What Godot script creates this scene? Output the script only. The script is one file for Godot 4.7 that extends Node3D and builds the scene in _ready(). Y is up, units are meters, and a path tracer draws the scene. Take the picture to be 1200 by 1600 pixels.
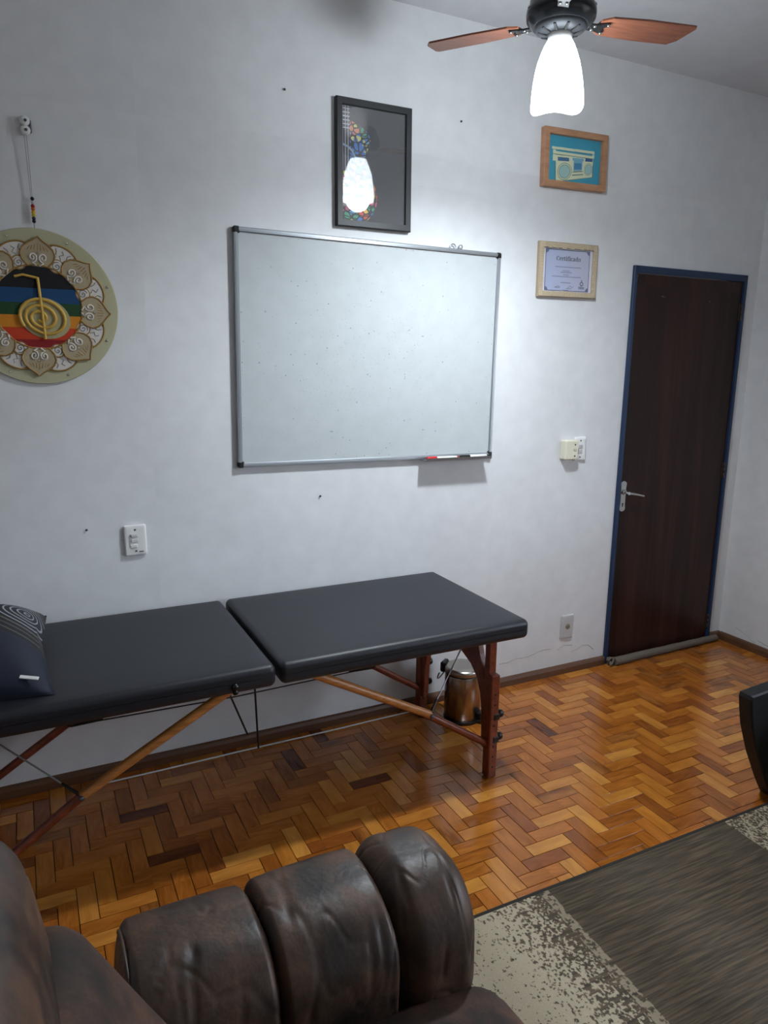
extends Node3D
# Small therapy room at night: massage table, whiteboard, pictures, door, recliner, one lamp under a ceiling fan.
# x = along the back wall (0 at the right corner), y up, z = out of the back wall. Metres.

const CEIL := 2.979
const ROOM_L := -5.0
const ROOM_F := 3.9
const LAMP := Vector3(-2.067, 2.50, 0.782)
const TOP := 0.67        # massage table top
var rng := RandomNumberGenerator.new()
var used := {}

# ------------------------------------------------------------------ mesh builder
class Mb:
	var p := PackedVector3Array()
	var u := PackedVector2Array()
	var g := PackedInt32Array()
	func tri(a: Vector3, b: Vector3, c: Vector3, grp: int, ua := Vector2.ZERO, ub := Vector2.ZERO, uc := Vector2.ZERO) -> void:
		p.append(a); p.append(b); p.append(c)
		u.append(ua); u.append(ub); u.append(uc)
		g.append(grp)
	func quad(a: Vector3, b: Vector3, c: Vector3, d: Vector3, grp := -1) -> void:
		tri(a, b, c, grp); tri(a, c, d, grp)
	func fix(start: int) -> void:
		# closed primitive: make the triangles from «start» on face outwards (clockwise fronts)
		var mid := Vector3.ZERO
		for i in range(start * 3, p.size()): mid += p[i]
		mid /= maxf(1.0, p.size() - start * 3)
		var vol := 0.0
		for t in range(start, g.size()):
			vol += (p[t * 3] - mid).dot((p[t * 3 + 1] - mid).cross(p[t * 3 + 2] - mid))
		if vol > 0.0: flip(start)
	func flip(start: int) -> void:
		for t in range(start, g.size()):
			var a := p[t * 3 + 1]; p[t * 3 + 1] = p[t * 3 + 2]; p[t * 3 + 2] = a
			var b := u[t * 3 + 1]; u[t * 3 + 1] = u[t * 3 + 2]; u[t * 3 + 2] = b
	func n() -> int: return g.size()
	func mesh(into: ArrayMesh = null) -> ArrayMesh:
		var st := SurfaceTool.new()
		st.begin(Mesh.PRIMITIVE_TRIANGLES)
		for t in g.size():
			st.set_smooth_group(g[t])
			for k in 3:
				st.set_uv(u[t * 3 + k])
				st.add_vertex(p[t * 3 + k])
		st.generate_normals()
		return st.commit(into)

	func box(c: Vector3, s: Vector3, bev := 0.002, xf := Transform3D.IDENTITY) -> void:
		var st := n()
		var h := s / 2.0
		var b := minf(bev, minf(h.x, minf(h.y, h.z)) * 0.49)
		var v := {}
		for sx in [-1, 1]:
			for sy in [-1, 1]:
				for sz in [-1, 1]:
					var q := Vector3(sx, sy, sz)
					for ax in 3:
						var e := h - Vector3(b, b, b)
						e[ax] = h[ax]
						v[Vector4i(sx, sy, sz, ax)] = xf * (c + q * e)
		var mid := xf * c
		for ax in 3:
			var a1 := (ax + 1) % 3
			var a2 := (ax + 2) % 3
			for s0 in [-1, 1]:
				var r := []
				for k in [[-1, -1], [1, -1], [1, 1], [-1, 1]]:
					var key := Vector4i(0, 0, 0, ax)
					key[ax] = s0; key[a1] = k[0]; key[a2] = k[1]
					r.append(v[key])
				cq(r, mid)
			if b > 0.0:
				for s1 in [-1, 1]:
					for s2 in [-1, 1]:
						var r := []
						for k in [[-1, a1], [1, a1], [1, a2], [-1, a2]]:
							var key := Vector4i(0, 0, 0, k[1])
							key[ax] = k[0]; key[a1] = s1; key[a2] = s2
							r.append(v[key])
						cq(r, mid)
		if b > 0.0:
			for sx in [-1, 1]:
				for sy in [-1, 1]:
					for sz in [-1, 1]:
						ct(v[Vector4i(sx, sy, sz, 0)], v[Vector4i(sx, sy, sz, 1)], v[Vector4i(sx, sy, sz, 2)], mid)
	func ct(a: Vector3, b: Vector3, c: Vector3, mid: Vector3) -> void:
		if (b - a).cross(c - a).dot((a + b + c) / 3.0 - mid) > 0.0: tri(a, c, b, -1)
		else: tri(a, b, c, -1)
	func cq(r: Array, mid: Vector3) -> void:
		ct(r[0], r[1], r[2], mid); ct(r[0], r[2], r[3], mid)

	func lathe(prof: Array, seg := 32, xf := Transform3D.IDENTITY, wave = null) -> void:
		# closed outline of Vector2(radius, y), top to bottom or round
		var st := n()
		var cols := []
		for i in seg + 1:
			var a := TAU * (i % seg) / seg
			var col := []
			for q in prof:
				var pt := Vector3(cos(a) * q.x, q.y, sin(a) * q.x)
				if wave != null: pt = wave.call(pt, a)
				col.append(xf * pt)
			cols.append(col)
		for i in seg:
			for k in prof.size() - 1:
				var a: Vector3 = cols[i][k]; var b: Vector3 = cols[i + 1][k]
				var c: Vector3 = cols[i + 1][k + 1]; var d: Vector3 = cols[i][k + 1]
				var q0: Vector2 = prof[k]; var q1: Vector2 = prof[k + 1]
				var grp := 1 + k if q0.distance_to(q1) > 0.012 and absf(q1.x - q0.x) > 6.0 * absf(q1.y - q0.y) else 0
				if q0.x > 0.00001 and q1.x > 0.00001: quad(a, b, c, d, grp)
				elif q0.x > 0.00001: tri(a, b, c, grp)
				elif q1.x > 0.00001: tri(a, c, d, grp)
		fix(st)

	func tube(pts: Array, r: float, sides := 8, r_end := -1.0) -> void:
		var st := n()
		var rings := []
		var up := Vector3.UP
		for i in pts.size():
			var t: Vector3 = ((pts[mini(i + 1, pts.size() - 1)] as Vector3) - (pts[maxi(i - 1, 0)] as Vector3)).normalized()
			if i == 0 and absf(t.dot(up)) > 0.95: up = Vector3.RIGHT
			var x := t.cross(up).normalized()
			var y := x.cross(t).normalized()
			up = y
			var rr := r if r_end < 0.0 else lerpf(r, r_end, float(i) / (pts.size() - 1))
			var ring := []
			for k in sides:
				var a := TAU * k / sides
				ring.append((pts[i] as Vector3) + (x * cos(a) + y * sin(a)) * rr)
			rings.append(ring)
		for i in pts.size() - 1:
			for k in sides:
				var k2 := (k + 1) % sides
				quad(rings[i][k], rings[i][k2], rings[i + 1][k2], rings[i + 1][k], 0)
		for k in range(1, sides - 1):
			tri(rings[0][0], rings[0][k + 1], rings[0][k], -1)
			var e: Array = rings[-1]
			tri(e[0], e[k], e[k + 1], -1)
		fix(st)

	func prism(poly: PackedVector2Array, depth: float, xf := Transform3D.IDENTITY, bev := 0.0) -> void:
		# outline in x, y; z from 0 to depth; bevel on the +z rim
		var st := n()
		if Geometry2D.is_polygon_clockwise(poly): poly.reverse()
		var inner := poly
		if bev > 0.0:
			inner = PackedVector2Array()
			var m := poly.size()
			for i in m:
				var a := poly[(i + m - 1) % m]; var b := poly[i]; var c := poly[(i + 1) % m]
				var n1 := (b - a).normalized().orthogonal(); var n2 := (c - b).normalized().orthogonal()
				var nn := (n1 + n2).normalized()
				var k := bev / maxf(0.35, nn.dot(n1))
				var cand := b + nn * k
				if not Geometry2D.is_point_in_polygon(cand, poly): cand = b - nn * k
				inner.append(cand)
		var tr := Geometry2D.triangulate_polygon(poly)
		for i in range(0, tr.size(), 3):
			tri(xf * v3(poly[tr[i]], 0.0), xf * v3(poly[tr[i + 2]], 0.0), xf * v3(poly[tr[i + 1]], 0.0), -1)
			tri(xf * v3(inner[tr[i]], depth), xf * v3(inner[tr[i + 1]], depth), xf * v3(inner[tr[i + 2]], depth), -1)
		for i in poly.size():
			var j := (i + 1) % poly.size()
			quad(xf * v3(poly[i], 0.0), xf * v3(poly[j], 0.0), xf * v3(poly[j], depth - bev), xf * v3(poly[i], depth - bev), -1)
			if bev > 0.0:
				quad(xf * v3(poly[i], depth - bev), xf * v3(poly[j], depth - bev), xf * v3(inner[j], depth), xf * v3(inner[i], depth), -1)
		# triangulation may turn either way: set each cap by its normal instead of by volume
		var first := tr.size() / 3 * 2
		var zup := xf.basis.z.normalized()
		for t in range(st, st + first):
			var nn := (p[t * 3 + 1] - p[t * 3]).cross(p[t * 3 + 2] - p[t * 3])
			var want := zup if (t - st) % 2 == 1 else -zup
			if nn.dot(want) > 0.0:
				var a := p[t * 3 + 1]; p[t * 3 + 1] = p[t * 3 + 2]; p[t * 3 + 2] = a
		var cut := st + first
		for t in range(cut, n()):
			var a := p[t * 3 + 1]; p[t * 3 + 1] = p[t * 3 + 2]; p[t * 3 + 2] = a
	func v3(q: Vector2, z: float) -> Vector3: return Vector3(q.x, q.y, z)

	func soft(half: Vector3, r: Vector3, seg: int, xf := Transform3D.IDENTITY, disp = null) -> void:
		# rounded box; disp(point, normal) -> point in its own axes
		var st := n()
		var rr := r.min(half)
		for ax in 3:
			var a1 := (ax + 1) % 3; var a2 := (ax + 2) % 3
			for s in [-1.0, 1.0]:
				var grid := []
				for i in seg + 1:
					var row := []
					for j in seg + 1:
						var q := Vector3.ZERO
						q[ax] = s * half[ax]
						q[a1] = spread(2.0 * i / seg - 1.0, half[a1], rr[a1])
						q[a2] = spread(2.0 * j / seg - 1.0, half[a2], rr[a2])
						var c := q.clamp(-(half - rr), half - rr)
						var d := (q - c)
						d = Vector3(d.x / rr.x, d.y / rr.y, d.z / rr.z).normalized()
						var pt := c + d * rr
						if disp != null: pt = disp.call(pt, d)
						row.append(xf * pt)
					grid.append(row)
				for i in seg:
					for j in seg:
						var a: Vector3 = grid[i][j]; var b: Vector3 = grid[i + 1][j]; var c2: Vector3 = grid[i + 1][j + 1]; var d2: Vector3 = grid[i][j + 1]
						if s > 0.0: quad(a, d2, c2, b, 0)
						else: quad(a, b, c2, d2, 0)
		fix(st)
	func spread(t: float, h: float, r: float) -> float:
		# half of the samples go to the rounded rims
		var k := 0.5 if h > r + 0.0001 else 1.0
		var a := absf(t)
		var v := 0.0
		if k < 1.0 and a < k: v = a / k * (h - r)
		else: v = (h - r) + r * tan((a - (k if k < 1.0 else 0.0)) / (1.0 - (k if k < 1.0 else 0.0)) * PI / 4.0)
		return signf(t) * v

	func rect(c: Vector3, w: float, h: float, x := Vector3.RIGHT, y := Vector3.UP) -> void:
		# a picture sheet with its uv, facing x cross y
		var a := c - x * w / 2.0 + y * h / 2.0
		var b := c + x * w / 2.0 + y * h / 2.0
		var d := c + x * w / 2.0 - y * h / 2.0
		var e := c - x * w / 2.0 - y * h / 2.0
		tri(a, b, d, -1, Vector2(0, 0), Vector2(1, 0), Vector2(1, 1))
		tri(a, d, e, -1, Vector2(0, 0), Vector2(1, 1), Vector2(0, 1))

# ------------------------------------------------------------------ naming
func numbered(called: String) -> String:
	if not used.has(called):
		used[called] = 0
		return called
	used[called] += 1
	return "%s_%03d" % [called, used[called]]

func thing(called: String, label: String, category: String, at := Vector3.ZERO, group := "") -> Node3D:
	var o := Node3D.new()
	o.name = numbered(called)
	add_child(o, true)
	o.position = at
	tag(o, label, category, group)
	return o

func tag(o: Node3D, label: String, category: String, group := "") -> void:
	o.set_meta("label", label)
	o.set_meta("category", category)
	if group: o.set_meta("group", group)

func put(called: String, m: Mb, mat: Material, parent: Node3D, label := "") -> MeshInstance3D:
	var o := MeshInstance3D.new()
	o.mesh = m.mesh()
	o.material_override = mat
	o.name = numbered(called) if parent == self else called
	parent.add_child(o, true)
	o.cast_shadow = GeometryInstance3D.SHADOW_CASTING_SETTING_ON
	if label: o.set_meta("label", label)
	if called in ["adjusting_hole", "housing_clip", "vent_slot", "ink_scrolls", "gilt_veins", "white_scrolls", "paint_chip", "pin_hole"]: o.set_meta("kind", "stuff")
	return o

func struct(called: String, m: Mb, mat: Material, label: String) -> MeshInstance3D:
	var o := put(called, m, mat, self)
	o.set_meta("kind", "structure")
	o.set_meta("label", label)
	return o

func bx(c: Vector3, s: Vector3, bev := 0.002, xf := Transform3D.IDENTITY) -> Mb:
	var m := Mb.new()
	m.box(c, s, bev, xf)
	return m

func span(a: Vector3, b: Vector3, bev := 0.0) -> Mb:
	return bx((a + b) / 2.0, (b - a).abs(), bev)

func at(o: Vector3, e := Vector3.ZERO) -> Transform3D:
	return Transform3D(Basis.from_euler(e), o)

# ------------------------------------------------------------------ materials and textures
func mat(c: Color, rough := 0.5, metal := 0.0) -> StandardMaterial3D:
	var m := StandardMaterial3D.new()
	m.albedo_color = c
	m.roughness = rough
	m.metallic = metal
	return m

func tri_map(m: StandardMaterial3D, scale: Vector3, offset := Vector3.ZERO, world := false) -> void:
	m.uv1_triplanar = true
	m.uv1_world_triplanar = world
	m.uv1_scale = scale
	m.uv1_offset = offset

func noise(seed_: int, freq: float, oct := 4, type := FastNoiseLite.TYPE_SIMPLEX_SMOOTH) -> FastNoiseLite:
	var f := FastNoiseLite.new()
	f.seed = seed_
	f.noise_type = type
	f.frequency = freq
	f.fractal_octaves = oct
	return f

func paint(w: int, h: int, f: Callable) -> ImageTexture:
	# f(x, y) in pixels -> Color
	var im := Image.create(w, h, false, Image.FORMAT_RGB8)
	for y in h:
		for x in w:
			im.set_pixel(x, y, f.call(x, y))
	return ImageTexture.create_from_image(im)

func noise_normal(seed_: int, freq: float, bump: float, size := 512, type := FastNoiseLite.TYPE_SIMPLEX_SMOOTH) -> NoiseTexture2D:
	var t := NoiseTexture2D.new()
	t.width = size; t.height = size
	t.seamless = true
	t.noise = noise(seed_, freq, 4, type)
	t.as_normal_map = true
	t.bump_strength = bump
	return t

func grain_image(seed_: int, dark: Color, light: Color, w := 256, h := 256, lines := 1.0) -> ImageTexture:
	# streaks run along u
	var a := noise(seed_, 0.02, 3); var b := noise(seed_ + 7, 0.08, 2); var c := noise(seed_ + 13, 0.011, 2)
	return paint(w, h, func(x: int, y: int):
		var warp := c.get_noise_2d(x * 0.9, y * 0.9) * 14.0
		var v := 0.55 + 0.38 * a.get_noise_2d(x * 0.35, (y + warp) * 3.2 * lines) + 0.28 * b.get_noise_2d(x * 0.22, y * 5.0 * lines) + 0.25 * c.get_noise_2d(x, y * 2.0)
		return dark.lerp(light, clampf(v, 0.0, 1.0)))

var m := {}
func make_materials() -> void:
	# painted plaster
	var wn := noise(3, 0.006, 5); var wn2 := noise(9, 0.05, 3)
	var wall_tex := paint(512, 512, func(x: int, y: int):
		var v := 0.955 + 0.035 * wn.get_noise_2d(x, y) + 0.02 * wn2.get_noise_2d(x, y)
		return Color(v, v, v * 1.0))
	var wall := mat(Color(0.90, 0.905, 0.91), 0.62)
	wall.albedo_texture = wall_tex
	tri_map(wall, Vector3(0.37, 0.37, 0.37), Vector3(0.2, 0.1, 0.0), true)
	wall.normal_enabled = true
	wall.normal_texture = noise_normal(21, 0.035, 2.5)
	wall.normal_scale = 0.07
	m.wall = wall
	var ceiling := wall.duplicate()
	ceiling.albedo_color = Color(0.86, 0.865, 0.88)
	m.ceiling = ceiling
	m.crack = mat(Color(0.70, 0.69, 0.67), 0.9)
	m.nail = mat(Color(0.30, 0.29, 0.30), 0.5, 0.6)
	m.base = mat(Color(0.42, 0.28, 0.19), 0.45)
	m.base.albedo_texture = grain_image(50, Color(0.75, 0.75, 0.75), Color.WHITE, 128, 128)
	tri_map(m.base, Vector3(1.2, 6, 6))
	# metals and plastics
	m.alu = mat(Color(0.66, 0.68, 0.70), 0.38, 0.85)
	m.chrome = mat(Color(0.80, 0.80, 0.80), 0.2, 1.0)
	m.steel = mat(Color(0.66, 0.62, 0.58), 0.24, 1.0)
	m.steel_dark = mat(Color(0.36, 0.37, 0.39), 0.4, 0.7)
	m.black = mat(Color(0.045, 0.047, 0.05), 0.4)
	m.black_gloss = mat(Color(0.07, 0.078, 0.088), 0.22)
	m.white = mat(Color(0.90, 0.90, 0.89), 0.35)
	m.cream = mat(Color(0.87, 0.85, 0.77), 0.4)
	m.socket = mat(Color(0.75, 0.75, 0.75), 0.4)
	m.red = mat(Color(0.80, 0.09, 0.08), 0.35)
	m.hole = mat(Color(0.06, 0.055, 0.05), 0.8)
	m.brass = mat(Color(0.30, 0.27, 0.23), 0.4, 0.6)
	m.blue = mat(Color(0.095, 0.185, 0.31), 0.45)
	# woods
	var g1 := grain_image(100, Color(0.60, 0.55, 0.5), Color(1, 1, 1))
	m.light_wood = mat(Color(0.86, 0.58, 0.30), 0.4); m.light_wood.albedo_texture = g1; tri_map(m.light_wood, Vector3(2.5, 9, 9))
	m.red_wood = mat(Color(0.56, 0.265, 0.16), 0.35); m.red_wood.albedo_texture = g1; tri_map(m.red_wood, Vector3(9, 2.5, 9))
	m.frame_wood = mat(Color(0.76, 0.57, 0.43), 0.45); m.frame_wood.albedo_texture = grain_image(120, Color(0.85, 0.82, 0.8), Color.WHITE, 128, 128); tri_map(m.frame_wood, Vector3(5, 5, 5))
	m.blade = mat(Color(0.60, 0.38, 0.29), 0.38); m.blade.albedo_texture = g1; tri_map(m.blade, Vector3(2.2, 9, 9))
	var g2 := grain_image(140, Color(0.62, 0.58, 0.56), Color(1, 1, 1), 256, 512, 0.5)
	m.door = mat(Color(0.235, 0.135, 0.11), 0.3)
	var dn := noise(77, 0.012, 3); var dn2 := noise(78, 0.06, 3)
	m.door.albedo_texture = paint(256, 256, func(x: int, y: int):
		var v := 0.82 + 0.30 * dn.get_noise_2d(x * 1.6, y * 0.25) + 0.12 * dn2.get_noise_2d(x * 2.0, y * 0.12)
		return Color(v, v, v))
	m.door.metallic_specular = 0.38
	tri_map(m.door, Vector3(1.1, 0.5, 1.0))
	m.door.normal_enabled = true; m.door.normal_texture = noise_normal(31, 0.02, 1.5, 256); m.door.normal_scale = 0.15
	# vinyl of the massage table
	m.vinyl = mat(Color(0.095, 0.10, 0.13), 0.45)
	m.vinyl.normal_enabled = true; m.vinyl.normal_texture = noise_normal(41, 0.12, 3.0, 512, FastNoiseLite.TYPE_CELLULAR); m.vinyl.normal_scale = 0.12
	tri_map(m.vinyl, Vector3(4, 4, 4))
	# worn brown leather
	var la := noise(60, 0.008, 5); var lb := noise(61, 0.03, 4); var lc := noise(62, 0.15, 2)
	var lcol := paint(512, 512, func(x: int, y: int):
		var v := clampf(0.5 + 1.0 * la.get_noise_2d(x, y) + 0.25 * lb.get_noise_2d(x, y), 0.0, 1.0)
		var c := Color(0.135, 0.108, 0.095).lerp(Color(0.37, 0.262, 0.19), v)
		return c * (1.0 + 0.16 * lc.get_noise_2d(x, y)))
	m.leather = mat(Color(1, 1, 1), 0.55)
	m.leather.albedo_texture = lcol
	m.leather.roughness_texture = paint(256, 256, func(x: int, y: int):
		var v := clampf(0.52 + 0.45 * la.get_noise_2d(x * 2, y * 2) + 0.1 * lb.get_noise_2d(x * 2, y * 2), 0.0, 1.0)
		var r := 0.27 + 0.42 * v
		return Color(r, r, r))
	m.leather.roughness = 1.0
	m.leather.normal_enabled = true; m.leather.normal_texture = noise_normal(63, 0.06, 4.0, 512); m.leather.normal_scale = 0.12
	tri_map(m.leather, Vector3(1.7, 1.7, 1.7), Vector3(0.3, 0.6, 0.1))
	m.suede = m.leather.duplicate()
	m.suede.roughness_texture = null
	m.suede.roughness = 0.8
	m.suede.albedo_color = Color(0.95, 0.9, 0.88)
	m.suede.uv1_offset = Vector3(0.7, 0.2, 0.5)
	# door snake
	m.grey_cloth = mat(Color(0.43, 0.39, 0.345), 0.95)
	m.grey_cloth.normal_enabled = true; m.grey_cloth.normal_texture = noise_normal(71, 0.1, 6.0, 256); tri_map(m.grey_cloth, Vector3(8, 8, 8))
	m.glass = mat(Color(1, 1, 1, 0.03), 0.02)
	m.glass.transparency = BaseMaterial3D.TRANSPARENCY_ALPHA
	m.shade = mat(Color(0.95, 0.96, 0.98), 0.25)
	m.shade.emission_enabled = true
	m.shade.emission = Color(0.92, 0.965, 1.0)
	m.shade.emission_energy_multiplier = 8.8

# ------------------------------------------------------------------ scene
func _ready() -> void:
	rng.seed = 20240
	# camera
	var cam := Camera3D.new()
	cam.name = "camera"
	cam.position = Vector3(-3.66619, 1.61131, 2.79501)
	cam.rotation = Vector3(-0.204696, -0.462372, 0.011731)
	cam.fov = 70.725
	cam.near = 0.02
	add_child(cam)
	cam.current = true
	# environment
	var env := Environment.new()
	# grey overcast evening sky, seen only through the window in the right wall
	var sky_mat := ProceduralSkyMaterial.new()
	sky_mat.sky_top_color = Color(0.72, 0.76, 0.82)
	sky_mat.sky_horizon_color = Color(0.80, 0.82, 0.85)
	sky_mat.ground_bottom_color = Color(0.32, 0.32, 0.31)
	sky_mat.ground_horizon_color = Color(0.45, 0.45, 0.44)
	var sky := Sky.new()
	sky.sky_material = sky_mat
	env.background_mode = Environment.BG_SKY
	env.sky = sky
	env.background_energy_multiplier = 13.0
	env.tonemap_mode = Environment.TONE_MAPPER_LINEAR
	env.tonemap_exposure = 1.34
	env.sdfgi_enabled = true
	env.ssao_enabled = true
	env.ssil_enabled = true
	var we := WorldEnvironment.new()
	we.name = "environment"
	we.environment = env
	add_child(we)
	# the lamp under the fan: the bulb points down, so most of its light goes into a wide downward cone
	var bulb := OmniLight3D.new()
	bulb.name = "lamp_bulb_light"
	bulb.position = LAMP
	bulb.light_color = Color(0.93, 0.97, 1.0)
	bulb.light_energy = 0.06
	bulb.light_size = 0.06
	bulb.omni_range = 12.0
	bulb.omni_attenuation = 2.0
	bulb.shadow_enabled = true
	add_child(bulb)
	var down := SpotLight3D.new()
	down.name = "lamp_down_light"
	down.position = Vector3(-2.067, 2.415, 0.782)
	down.rotation = Vector3(-PI / 2, 0, 0)
	down.light_color = Color(0.93, 0.97, 1.0)
	down.light_energy = 1.95
	down.light_size = 0.06
	down.spot_range = 12.0
	down.spot_angle = 88.0
	down.spot_attenuation = 2.0
	down.spot_angle_attenuation = 1.0
	down.shadow_enabled = true
	add_child(down)

	make_materials()
	room()
	floor_blocks()
	rug()
	massage_table()
	recliner()
	door()
	fan()
	whiteboard()
	pictures()
	mandala()
	switches()
	trash_bin()
	small_things()
	black_chair()

func room() -> void:
	var w := Mb.new()   # back wall with the doorway cut out
	var dx0 := -0.918; var dx1 := -0.0954; var dh := 2.093
	w.box(Vector3((ROOM_L - 0.15 + dx0) / 2, CEIL / 2, -0.075), Vector3(dx0 - ROOM_L + 0.15, CEIL, 0.15), 0)
	w.box(Vector3((dx1 + 0.15) / 2, CEIL / 2, -0.075), Vector3(0.15 - dx1, CEIL, 0.15), 0)
	w.box(Vector3((dx0 + dx1) / 2, (dh + CEIL) / 2, -0.075), Vector3(dx1 - dx0, CEIL - dh, 0.15), 0)
	var wall := struct("wall_back", w, m.wall, "white plaster wall behind the massage table with whiteboard and door")
	for cr in [[[-1.612, 0.125], [-1.56, 0.122], [-1.515, 0.137], [-1.473, 0.131], [-1.42, 0.134], [-1.37, 0.148], [-1.331, 0.152], [-1.29, 0.147]], [[-1.246, 0.133], [-1.205, 0.155], [-1.17, 0.150], [-1.143, 0.146]], [[-1.143, 0.112], [-1.105, 0.118], [-1.071, 0.133], [-1.03, 0.127], [-0.99, 0.095]]]:
		var c := Mb.new()
		var pts := []
		for q in cr: pts.append(Vector3(q[0], q[1], -0.0005))
		c.tube(pts, 0.0022, 5)
		put("plaster_crack", c, m.crack, wall)
	for q in [[-2.706, 2.594], [-1.937, 2.596], [-3.493, 0.996], [-2.575, 1.057]]:
		var c := Mb.new()
		c.lathe([Vector2(0, 0.006), Vector2(0.004, 0.006), Vector2(0.0045, 0.004), Vector2(0.0025, 0.003), Vector2(0.0025, -0.01), Vector2(0, -0.01)], 10, Transform3D(Basis(Vector3.RIGHT, PI / 2), Vector3(q[0], q[1], 0.0)))
		put("nail", c, m.nail, wall)
	# the right wall has the window, farther forward than the photograph shows
	var wm := Mb.new()
	var a0 := 1.8; var a1 := 3.6; var b0 := 0.85; var b1 := 2.2
	wm.box(Vector3(0.075, CEIL / 2, a0 / 2), Vector3(0.15, CEIL, a0), 0)
	wm.box(Vector3(0.075, CEIL / 2, (a1 + ROOM_F) / 2), Vector3(0.15, CEIL, ROOM_F - a1), 0)
	wm.box(Vector3(0.075, b0 / 2, (a0 + a1) / 2), Vector3(0.15, b0, a1 - a0), 0)
	wm.box(Vector3(0.075, (b1 + CEIL) / 2, (a0 + a1) / 2), Vector3(0.15, CEIL - b1, a1 - a0), 0)
	var wr := struct("wall_right", wm, m.wall, "plain white side wall to the right of the door")
	var win := Node3D.new()
	win.name = "window_1"
	add_child(win)
	win.position = Vector3(0.07, b0, (a0 + a1) / 2)
	win.set_meta("kind", "structure")
	win.set_meta("label", "two-leaf window in the right wall, outside the frame")
	for k in 2:
		var x0 := (a0 - a1) / 2 + k * (a1 - a0) / 2
		var x1 := x0 + (a1 - a0) / 2
		var f := Mb.new()
		f.box(Vector3(0, (b1 - b0) / 2, x0 + 0.025), Vector3(0.05, b1 - b0, 0.05), 0.003)
		f.box(Vector3(0, (b1 - b0) / 2, x1 - 0.025), Vector3(0.05, b1 - b0, 0.05), 0.003)
		f.box(Vector3(0, 0.025, (x0 + x1) / 2), Vector3(0.05, 0.05, x1 - x0 - 0.1), 0.003)
		f.box(Vector3(0, b1 - b0 - 0.025, (x0 + x1) / 2), Vector3(0.05, 0.05, x1 - x0 - 0.1), 0.003)
		put("sash", f, m.white, win)
		put("pane", bx(Vector3(0, (b1 - b0) / 2, (x0 + x1) / 2), Vector3(0.004, b1 - b0 - 0.1, x1 - x0 - 0.1), 0.0), m.glass, win)
	for cr in [[[0.113, 0.104], [0.15, 0.092], [0.181, 0.08], [0.215, 0.062], [0.247, 0.053]], [[0.26, 0.075], [0.30, 0.066], [0.326, 0.063], [0.37, 0.07]]]:
		var c := Mb.new()
		var pts := []
		for q in cr: pts.append(Vector3(0.0005, q[1], q[0]))
		c.tube(pts, 0.0022, 5)
		put("plaster_crack", c, m.crack, wr)
	struct("wall_left", span(Vector3(ROOM_L - 0.15, 0, 0), Vector3(ROOM_L, CEIL, ROOM_F)), m.wall, "white side wall on the left, outside the frame")
	struct("wall_front", span(Vector3(ROOM_L - 0.15, 0, ROOM_F), Vector3(0.15, CEIL, ROOM_F + 0.15)), m.wall, "white wall behind the camera")
	struct("ceiling", span(Vector3(ROOM_L - 0.15, CEIL, -0.15), Vector3(0.15, CEIL + 0.15, ROOM_F + 0.15)), m.ceiling, "white painted ceiling above the fan")
	var b := Mb.new()
	for s in [[ROOM_L, -0.918], [-0.0954, 0.0]]:
		b.prism(PackedVector2Array([Vector2(0, 0), Vector2(0.018, 0), Vector2(0.018, 0.030), Vector2(0.012, 0.043), Vector2(0, 0.047)]), s[1] - s[0], Transform3D(Basis(Vector3(0, 0, 1), Vector3(0, 1, 0), Vector3(1, 0, 0)), Vector3(s[0], 0, 0)))
	struct("baseboard_back", b, m.base, "low dark wooden baseboard along the back wall")
	var b2 := Mb.new()
	b2.prism(PackedVector2Array([Vector2(0, 0), Vector2(-0.018, 0), Vector2(-0.018, 0.030), Vector2(-0.012, 0.043), Vector2(0, 0.047)]), ROOM_F - 0.018, at(Vector3(0, 0, 0.018)))
	struct("baseboard_right", b2, m.base, "low dark wooden baseboard along the right wall")

func cam_px(q: Vector3) -> Vector2:
	var c := get_node("camera") as Camera3D
	var l := c.transform.affine_inverse() * q
	return Vector2(600 + 1127.28 * l.x / -l.z, 800 - 1127.28 * l.y / -l.z) if l.z < -0.05 else Vector2(-9999, -9999)

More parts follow.
